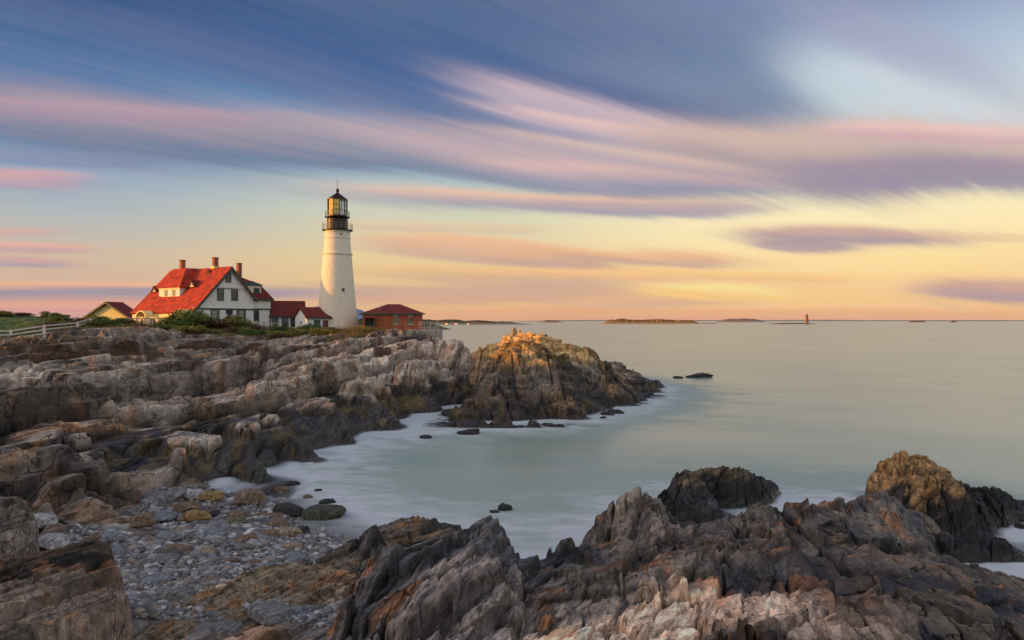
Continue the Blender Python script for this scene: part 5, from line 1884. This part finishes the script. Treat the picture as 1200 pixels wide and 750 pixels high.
far_island('hills', 300, 560, 9000, 22, 'distant hill coloured blue with haze behind the lighthouse', ((0.20, 0.26, 0.42), (0.20, 0.26, 0.42), (0.22, 0.28, 0.44)), 36,  # blue of the haze put into the land colour
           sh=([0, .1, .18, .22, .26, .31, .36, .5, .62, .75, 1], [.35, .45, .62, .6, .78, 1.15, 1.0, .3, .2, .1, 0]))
far_island('hills', 560, 1320, 16000, 1.6, 'faint far shore on the horizon', ((0.34, 0.27, 0.27), (0.30, 0.25, 0.27), (0.32, 0.25, 0.24)), 41, steep=6)  # pale haze put into the shore's own colour

# sea lighthouse on the ledge
sY = 1680.0
sX = (945.5 - 600) / FP * sY
pm = sY / FP
sl = empty('sea_lighthouse', (sX, sY, .6), 0, 'small distant stone lighthouse standing on a ledge in the open sea', 'lighthouse')
MB().lathe([(2.7 * pm, -1), (2.7 * pm, 1.2 * pm), (2.2 * pm, 1.3 * pm)], 20).build('base', M_STONEW, sl)
MB().lathe([(1.9 * pm, 1.3 * pm), (1.45 * pm, 8.2 * pm)], 20).build('tower', M_CHIM, sl, smooth=True)
MB().lathe([(1.4 * pm, 8.2 * pm), (1.9 * pm, 8.4 * pm), (1.9 * pm, 8.7 * pm), (1.0 * pm, 8.75 * pm)], 20).build('gallery', M_IRON, sl)
MB().lathe([(.95 * pm, 8.7 * pm), (.95 * pm, 10.3 * pm)], 10).build('lantern', M_GLASS, sl)
MB().lathe([(1.2 * pm, 10.3 * pm), (.5 * pm, 11.2 * pm), (.1 * pm, 12.2 * pm)], 10).build('lantern_roof', M_IRON, sl)
bw = MB()
bw.box(-6.5 * pm, -2.9 * pm, -.5 * pm, .3 * pm, .2 * pm, .55 * pm)
for q in (-6, -5, -4): bw.box(q * pm - .1 * pm, q * pm + .1 * pm, -.3 * pm, .1 * pm, -1, .2 * pm)
bw.build('pier', M_STONEW, sl)

# houses on the far coast
for i, (px, wpx, lb) in enumerate(((523, 4.0, 'tiny orange lit house on the far coast, left of three'), (533.5, 4.6, 'tiny bright house on the far coast, middle of three'), (548, 3.6, 'tiny pale house on the far coast, right of three'))):
    Y = 1440.0
    x = (px - 600) / FP * Y
    w_ = wpx * Y / FP
    hsx = empty('coast_house', (x, Y, 0.6), R(-35), lb, 'house', 'houses on the far coast')
    MB().box(-w_ / 2, w_ / 2, 0, w_ * .6, 0, w_ * .34).build('wall', M_WTRIM if i else M_SUNLIT, hsx)
    rf = MB()
    rf.prism([(-w_ / 2 - .4, -.5, w_ * .34), (-w_ / 2 - .4, w_ * .6 + .5, w_ * .34), (-w_ / 2 - .4, w_ * .3, w_ * .62)], (w_ + .8, 0, 0))
    rf.build('roof', M_RED2, hsx)

# ============================================================ boulders, beach stones, sea rocks
def boulder_mesh(seed, sub=4, flat=.62, long_=1.35, planes=16, rough=.05):
    bm = bmesh.new()
    bmesh.ops.create_icosphere(bm, subdivisions=sub, radius=1.0)
    bm.verts.ensure_lookup_table()
    co = np.array([v.co[:] for v in bm.verts])
    fc = np.array([[v.index for v in f.verts] for f in bm.faces])
    bm.free()
    r = np.random.RandomState(seed)
    N = r.normal(size=(planes, 3))
    N[0] = (0.1, 0.05, 1)
    N[1] = (1, .2, .2)
    N[2] = (-1, .3, .1)
    N[3] = (.2, -1, .15)
    N /= np.linalg.norm(N, axis=1)[:, None]
    D = r.uniform(.60, .92, planes)
    for k in range(planes):
        d = co @ N[k]
        ov = np.maximum(d - D[k], 0)
        co = co - ov[:, None] * N[k] * .93
    # small surface relief
    q = co * 2.3 + seed
    n = fbm(q[:, 0] + q[:, 2] * .7, q[:, 1] - q[:, 2] * .6, 4, seed)
    if rough > .1:
        n = n + .35 * (np.abs(fbm(q[:, 0] * 1.3 - q[:, 2], q[:, 1] * 1.3 + q[:, 2] * .8, 3, seed + 9) - .5) * 4 - .5)
    co = co * (1 + (n - .5)[:, None] * 2 * rough)
    co[:, 0] *= long_
    co[:, 2] *= flat
    return co, fc


PROTO = {}


def proto(k, angular=True, sub=4):
    key = (k, angular, sub)
    if key not in PROTO:
        co, f = boulder_mesh(200 + k, sub, .5 + .25 * ((k * 37) % 10) / 10, 1.15 + .4 * ((k * 53) % 10) / 10, 15 if angular else 26, .04 if k >= 50 else (.08 if angular else .035)) if k < 50 else boulder_mesh(200 + k, sub, .8, 1.2, 12, .24)
        me_o = np_mesh('p', co, f, M_STONE, not angular)
        me = me_o.data
        bpy.data.objects.remove(me_o)
        PROTO[key] = me
    return PROTO[key]


def stone(px, py, w, color, label, group=None, cat='stone', name='beach_stone', k=0, angular=False, sub=3, rz=None, squash=1.0, sink=.35, patch=None, at=None, tilt=0.0):
    """w: width in photo pixels; stands on the shore where the photo shows it"""
    if at is not None: x, y, z = at
    else:
        best = None
        for P in ([patch] if patch else (PB, PA)):
            h = P.hit(px, py)
            if h and (best is None or h[1] < best[1]): best = h
        if best is None: return None
        x, y, z = best
    rad = w / FP * y / 2
    o_ = bpy.data.objects.new(name, proto(k, angular, sub))
    s_ = rad / 1.25
    o_.scale = (s_, s_, s_ * squash)
    o_.location = (x, y, max(z, -.2) + s_ * .55 * (1 - 2 * sink) * squash)
    o_.rotation_euler = (tilt, random.uniform(-.15, .15), random.uniform(-.6, .6) if rz is None else rz)
    o_.color = (*color, 1)
    link(o_)
    return tag(o_, label, cat, group)


GREY, BLUEG, TAN, DARK, PALE, BROWN, OCHRE = (0.23, .225, .225), (0.25, .265, .29), (0.38, .29, .21), (0.045, .043, .044), (0.48, .47, .48), (0.23, .16, .11), (0.34, .22, .09)
random.seed(21)
# rocks standing in the sea and shallows
SEA_ST = [
    (816, 442, 36, DARK, 'low black rock awash in the open sea, right of the islet', 1, .3), (795, 443, 14, DARK, 'small black rock at the left end of the awash rock', 2, .4),
    (592, 597, 22, DARK, 'lone dark rock in the middle of the cove', 3, .8), (580, 600, 16, DARK, 'flat dark rock beside the lone rock in the cove', 5, .3),
    (499, 513, 22, DARK, 'small dark rock in the water left of the islet foot', 4, .35), (550, 508, 34, DARK, 'dark wave washed rock at the islet foot', 6, .35),
    (712, 486, 18, DARK, 'dark rock at the right foot of the islet', 1, .6), (723, 484, 26, DARK, 'flat dark rock right of the islet foot', 3, .35), (706, 490, 10, DARK, 'tiny rock nearest the islet right foot', 0, .6),
    (758, 452, 20, DARK, 'dark rock beyond the islet tail', 4, .5),
    (342, 568, 22, DARK, 'dark rock furthest out off the shingle', 0, .5), (329, 575, 20, BROWN, 'brown rounded rock in the shallows', 1, .75), (296, 578, 16, DARK, 'rounded dark rock in the left shallows', 2, .6), (312, 580, 14, DARK, 'small dark rock left of the brown rounded rock', 3, .6),
    (360, 583, 16, BROWN, 'brown rock in the misty shallows', 4, .5), (383, 589, 24, DARK, 'long flat rock furthest right in the shallows', 5, .4), (372, 575, 12, DARK, 'tiny dark rock above the long flat one', 0, .5), (336, 590, 10, DARK, 'tiny rock between the shallows and the mossy boulder', 1, .5),
    (899, 573, 34, DARK, 'dark boulder at the right end of the black seaweed rock', 3, .7),
    (1170, 583, 40, DARK, 'low black rock in the foam beyond the ochre rock', 6, .35), (1196, 608, 44, DARK, 'black rock cut by the right edge of the picture', 2, .5), (1198, 618, 26, DARK, 'small black rock at the right edge', 4, .45), (1183, 648, 12, BROWN, 'little brown rock in the foam at the right edge', 5, .4),
    (1172, 676, 20, OCHRE, 'ochre rounded boulder at the lower right shore', 0, .8), (1192, 682, 20, DARK, 'dark boulder at the lower right corner of the shore', 3, .8),
    (500, 632, 42, DARK, 'black weed covered rock in the gap left of the crest', 2, .6), (525, 625, 44, DARK, 'knobbly black rock in the foam beyond the near crest', 5, .6), (482, 640, 30, DARK, 'black rock wedged beside the grey slab', 1, .9),
]
for px, py, w_, c_, lb, k_, sq in SEA_ST:
    Y = CAMZ * FP / (py - 376)
    stone(px, py, w_, c_, lb, None, 'rock', 'sea_rock', k_ + 50, True, 4, at=((px - 600) / FP * Y, Y, -.02), squash=min(1.2, sq * 1.25), sink=.35)

# the bigger rocks on the beach and along the shore, each its own
BIG = [
    (378, 612, 50, (0.07, .075, .05), 'green mossed dark boulder at the water edge', 3, .95), (340, 604, 42, DARK, 'black wet boulder left of the mossed one', 1, .7), (352, 626, 26, DARK, 'rounded dark boulder at the water edge below the mossed one', 2, .8),
    (292, 590, 42, BROWN, 'brown pointed boulder at the shallows', 5, .8), (250, 584, 36, OCHRE, 'ochre rounded boulder at the head of the beach', 0, .6), (228, 582, 26, PALE, 'pale grey rock left of the ochre boulder', 4, .7),
    (275, 616, 30, (0.17, .16, .08), 'yellow green mossed stone on the shingle', 2, .7), (232, 610, 36, OCHRE, 'tan rounded boulder mid beach', 1, .8), (216, 598, 40, BROWN, 'rusty banded boulder mid beach', 6, .55), (188, 590, 50, GREY, 'grey layered boulder below the ledge', 3, .7),
    (168, 615, 34, BROWN, 'brown squared boulder mid beach', 5, .8), (203, 655, 36, (0.12, .11, .095), 'dark olive grey boulder in the middle of the shingle', 1, .75), (186, 684, 44, BLUEG, 'flat blue grey slab on the shingle', 2, .45), (208, 704, 46, GREY, 'grey wedge shaped stone low on the shingle', 6, .7),
    (170, 656, 24, GREY, 'round grey stone left of the dark olive boulder', 0, .75), (133, 650, 34, BLUEG, 'flat pale blue grey stone at the left of the shingle', 4, .5), (105, 634, 22, BROWN, 'brown stone below the left ledge', 3, .7), (62, 640, 44, PALE, 'pale blue slab between the left rocks', 5, .6),
    (48, 622, 40, PALE, 'large pale grey stone at the far left of the beach', 2, .8), (152, 606, 26, GREY, 'grey stone at the foot of the left ledge', 6, .8), (305, 632, 30, GREY, 'grey stone near the tan slab', 1, .6), (325, 617, 30, BROWN, 'brown wet stone by the water', 4, .6),
    (268, 741, 44, GREY, 'long flat grey stone at the foot of the tan slab', 2, .4), (318, 728, 60, GREY, 'grey stone against the lower edge of the tan slab', 0, .5), (346, 722, 34, BLUEG, 'blue grey stone right of the grey one', 5, .5),
]
for px, py, w_, c_, lb, k_, sq in BIG:
    stone(px, py, w_, c_, lb, None, 'boulder', 'boulder', k_, True, 4, squash=sq * 1.35, sink=.22)

# foreground outcrops with a shape of their own
def crag(name, label, cx, cy, z, L, Wd, H, rz, color_, seed, dip=.45, ragged=1.0, tiltx=0.0):
    """bedded block: a tilted slab with stepped, cracked faces"""
    n = 260
    u = np.linspace(-1, 1, n)
    U, V = np.meshgrid(u, u)
    # superellipse footprint
    rr = (np.abs(U) ** 3.2 + np.abs(V) ** 3.2) ** (1 / 3.2)
    edge = fbm(U * 2.2 + seed, V * 2.2, 4, seed)
    env = sst(1.02 - rr + (edge - .5) * .34, 0.0, .16)
    X, Y = U * L / 2, V * Wd / 2
    hh, ck, tn = fractured(X + 40 + seed, Y + 40, [(1.1, .22 * ragged), (.48, .13 * ragged), (.2, .06), (.085, .025), (.035, .009)], seed, .8, 3.0, strike=0.0)
    top = H * (1.0 + dip * (V * .5) + tiltx * U) + hh * .9
    Z = env * top - (1 - env) * .5
    co = np.stack([X, Y, Z], -1).reshape(-1, 3)
    idx = np.arange(n * n).reshape(n, n)
    F = np.stack([idx[:-1, :-1], idx[:-1, 1:], idx[1:, 1:], idx[1:, :-1]], -1).reshape(-1, 4)
    zz = co[:, 2]
    F = F[zz[F].max(1) > -.45]
    base, alt, alt2 = (c8(*q) * 1.4 for q in color_)
    n1 = fbm(X / .9 + seed, Y / .35, 4, seed + 2)
    n2 = fbm(X / .5, Y / .3 + seed, 4, seed + 3)
    c = np.broadcast_to(base, X.shape + (3,)).copy()
    c = over(c, alt, sst(n1, .5, .62))
    c = over(c, alt2, sst(n2, .6, .7) * .8)
    c = c * np.clip(1 + tn * .6, .5, 1.7)[..., None]
    c = over(c, c * .35, ck * .7)
    o_ = np_mesh(name, co, F, M_ROCKN, False, c.reshape(-1, 3), {'wet': np.zeros(n * n), 'soft': np.zeros(n * n)}, loc=(cx, cy, z))
    o_.rotation_euler = (0, 0, rz)
    return tag(o_, label, 'rock')


SA = STRIKE
crag('outcrop', 'big dark brown and black boulder at the lower left, above the tan slab', -9.3, 12.7, 1.6, 4.2, 2.1, 1.6, SA - .15, ((.13, .09, .065), (.03, .028, .028), (.24, .12, .06)), 5, .35)
crag('outcrop', 'grey brown layered slab in the lower left corner, orange at its right end', -8.3, 10.5, 1.55, 4.4, 2.3, 1.75, SA - .2, ((.22, .17, .14), (.16, .13, .115), (.34, .19, .085)), 9, .1)
crag('outcrop', 'squat grey boulder cut by the left edge of the picture', -14.7, 17.6, 1.5, 4.2, 2.9, 1.15, SA - .1, ((.19, .165, .145), (.12, .10, .09), (.23, .19, .16)), 14, .3)
crag('rock_slab', 'flat tan slab with puddles and rusty patches on the shingle', -5.7, 15.6, 1.05, 5.8, 3.1, .62, SA - .12, ((.30, .235, .165), (.24, .17, .10), (.36, .17, .07)), 17, .25, .35)
crag('rock_slab', 'dark slab rising to a black ridge behind the near crag, mossy on its left', -3.7, 19.6, .5, 5.0, 2.4, 1.0, SA - .5, ((.16, .13, .105), (.07, .062, .058), (.27, .15, .07)), 19, .2, .6, .25)

# ---- beach stones: a few hundred one can tell from the shingle, then the shingle itself
random.seed(8)
cnt = 0
tries = 0
cols_ = [(GREY, 'grey'), (BLUEG, 'blue grey'), (TAN, 'tan'), (PALE, 'pale grey'), (BROWN, 'brown'), (GREY, 'grey'), (BLUEG, 'blue grey')]
while cnt < 210 and tries < 4000:
    tries += 1
    px, py = random.uniform(40, 400), random.uniform(585, 748)
    lim = 150 + (py - 600) * .3
    if py < 640 and px < 120 + (640 - py) * 1.2: continue
    if py > 640 and px < 90 + (py - 640) * .9: continue
    h = PA.hit(px, py)
    if h is None: continue
    x, y, z = h
    if z < -.05 or z > 2.2: continue
    if PB.z_at(x, y) > z: continue
    up = 1.5 if py < 660 else .7
    w_ = random.choice((8, 9, 11, 14, 18, 25)) * up * random.uniform(.8, 1.2) * (1.0 if py < 690 else .9)
    c_, nm = random.choice(cols_)
    if y > 27: c_, nm = random.choice([(DARK, 'dark wet'), (BROWN, 'brown'), (GREY, 'grey')])
    zone = 'upper beach near the water' if py < 630 else ('middle of the shingle' if py < 690 else 'lower shingle')
    stone(px, py, w_, c_, f'{nm} stone lying loose on the {zone}', f'{nm} stones on the {zone}', 'stone', 'beach_stone', random.randrange(8), False, 3, squash=random.uniform(.6, 1.0), patch=PA, sink=.22)
    cnt += 1


def shingle():
    r = np.random.RandomState(12)
    bm = bmesh.new()
    bmesh.ops.create_icosphere(bm, subdivisions=1, radius=1.0)
    bv = np.array([v.co[:] for v in bm.verts])
    bf = np.array([[v.index for v in f.verts] for f in bm.faces])
    bm.free()
    N = 62000
    # sample evenly in fan coordinates so near stones are well covered
    u = r.uniform(-.74, .02, N)
    ly = r.uniform(math.log(9.5), math.log(31), N)
    y = np.exp(ly)
    x = u * y
    i = (u - PA.us[0]) / (PA.us[-1] - PA.us[0]) * (len(PA.us) - 1)
    j = (ly - math.log(PA.ys[0])) / (math.log(PA.ys[-1]) - math.log(PA.ys[0])) * (len(PA.ys) - 1)
    z = PA.Z[j.astype(int), i.astype(int)]
    soft = PA.extra['soft'][j.astype(int), i.astype(int)]
    ok = (soft > .75) & (z > -.12) & (z < 2.6)
    x, y, z = x[ok], y[ok], z[ok]
    n = len(x)
    size = (.016 + .060 * r.uniform(size=n) ** 3) * (1 + (y - 12) * .05) * (1 + 0.8 * sst(fbm(x / 1.4, y / 1.4, 3, 71), .5, .7))
    sc = size[:, None] * np.stack([r.uniform(.8, 1.5, n), r.uniform(.8, 1.3, n), r.uniform(.45, .85, n)], -1)
    a = r.uniform(0, 6.28, n)
    v = bv[None] * sc[:, None]
    ca, sa = np.cos(a)[:, None], np.sin(a)[:, None]
    vx = v[..., 0] * ca - v[..., 1] * sa + x[:, None]
    vy = v[..., 0] * sa + v[..., 1] * ca + y[:, None]
    vz = v[..., 2] + z[:, None] + size[:, None] * .35
    co = np.stack([vx, vy, vz], -1).reshape(-1, 3)
    F = (bf[None] + (np.arange(n) * len(bv))[:, None, None]).reshape(-1, 3)
    pal = np.array([(.12, .12, .125), (.20, .20, .21), (.28, .28, .30), (.42, .42, .43), (.32, .26, .20), (.18, .13, .10), (.55, .54, .54)])
    c = pal[r.choice(7, n, p=[.22, .25, .2, .1, .1, .09, .04])] * r.uniform(.8, 1.2, n)[:, None]
    c = np.repeat(c, len(bv), 0)
    m = bpy.data.materials.new('shingle')
    m.use_nodes = True
    T = NT(m.node_tree)
    T._in(m.node_tree.nodes['Principled BSDF'].inputs['Base Color'], T.attr('Col'))
    m.node_tree.nodes['Principled BSDF'].inputs['Roughness'].default_value = .6
    o_ = np_mesh('shingle', co, F, m, True, c)
    tag(o_, 'grey pebbles of the cove beach', kind='stuff')


shingle()

# rain pools on the near ledge
M_POOL = bpy.data.materials.new('pool_water')
M_POOL.use_nodes = True
b = M_POOL.node_tree.nodes['Principled BSDF']
b.inputs['Base Color'].default_value = (0.03, 0.04, 0.045, 1)
b.inputs['Roughness'].default_value = 0.03
b.inputs['IOR'].default_value = 1.6
POOLS = [(753, 680, .40, .20, 'narrow pool in the pale rock, left of the rusty cleft'), (905, 676, .42, .22, 'small blue pool in the top of the pale rock'), (950, 732, .25, .14, 'tiny pool low on the pale rock'),
         (1033, 695, .42, .3, 'pool in the black rock at the right'), (1060, 716, .5, .2, 'long pool below the black rock'), (830, 607, .9, .5, 'sea water caught behind the crest'), (920, 624, .3, .2, 'bright pool on the brown crest'),
         (704, 678, .3, .2, 'small pool in the dark rock')]
for px, py, rx, ry, lb in POOLS:
    rx, ry = rx * .55, ry * .6
    h = PB.hit(px, py)
    if h is None: continue
    x, y, z = h
    rr_ = random.Random(px)
    best = None
    for _ in range(60):
        xx, yy = x + rr_.uniform(-.5, .5), y + rr_.uniform(-.4, .6)
        zs_ = [PB.z_at(xx + dx_ * rx * .8, yy + dy_ * ry * .8) for dx_, dy_ in ((1, 0), (-1, 0), (0, 1), (0, -1), (.7, .7), (-.7, .7), (.7, -.7), (-.7, -.7))]
        zc_ = PB.z_at(xx, yy)
        sc_ = min(zs_) - zc_ + .3 * (sorted(zs_)[2] - zc_)
        if best is None or sc_ > best[0]: best = (sc_, xx, yy, zc_, sorted(zs_))
    _, x, y, zc_, zs_ = best
    zl_ = max(zc_ + .015, min(zs_[1], zc_ + .10)) - .02
    mb = MB()
    mb.prism([(rx * (1 + .25 * rr_.uniform(-1, 1)) * math.cos(a), ry * (1 + .25 * rr_.uniform(-1, 1)) * math.sin(a), 0) for a in np.linspace(0, 2 * math.pi, 22, endpoint=False)], (0, 0, .02))
    o_ = mb.build('rock_pool', M_POOL, loc=(x, y, zl_))
    tag(o_, lb, 'pool')
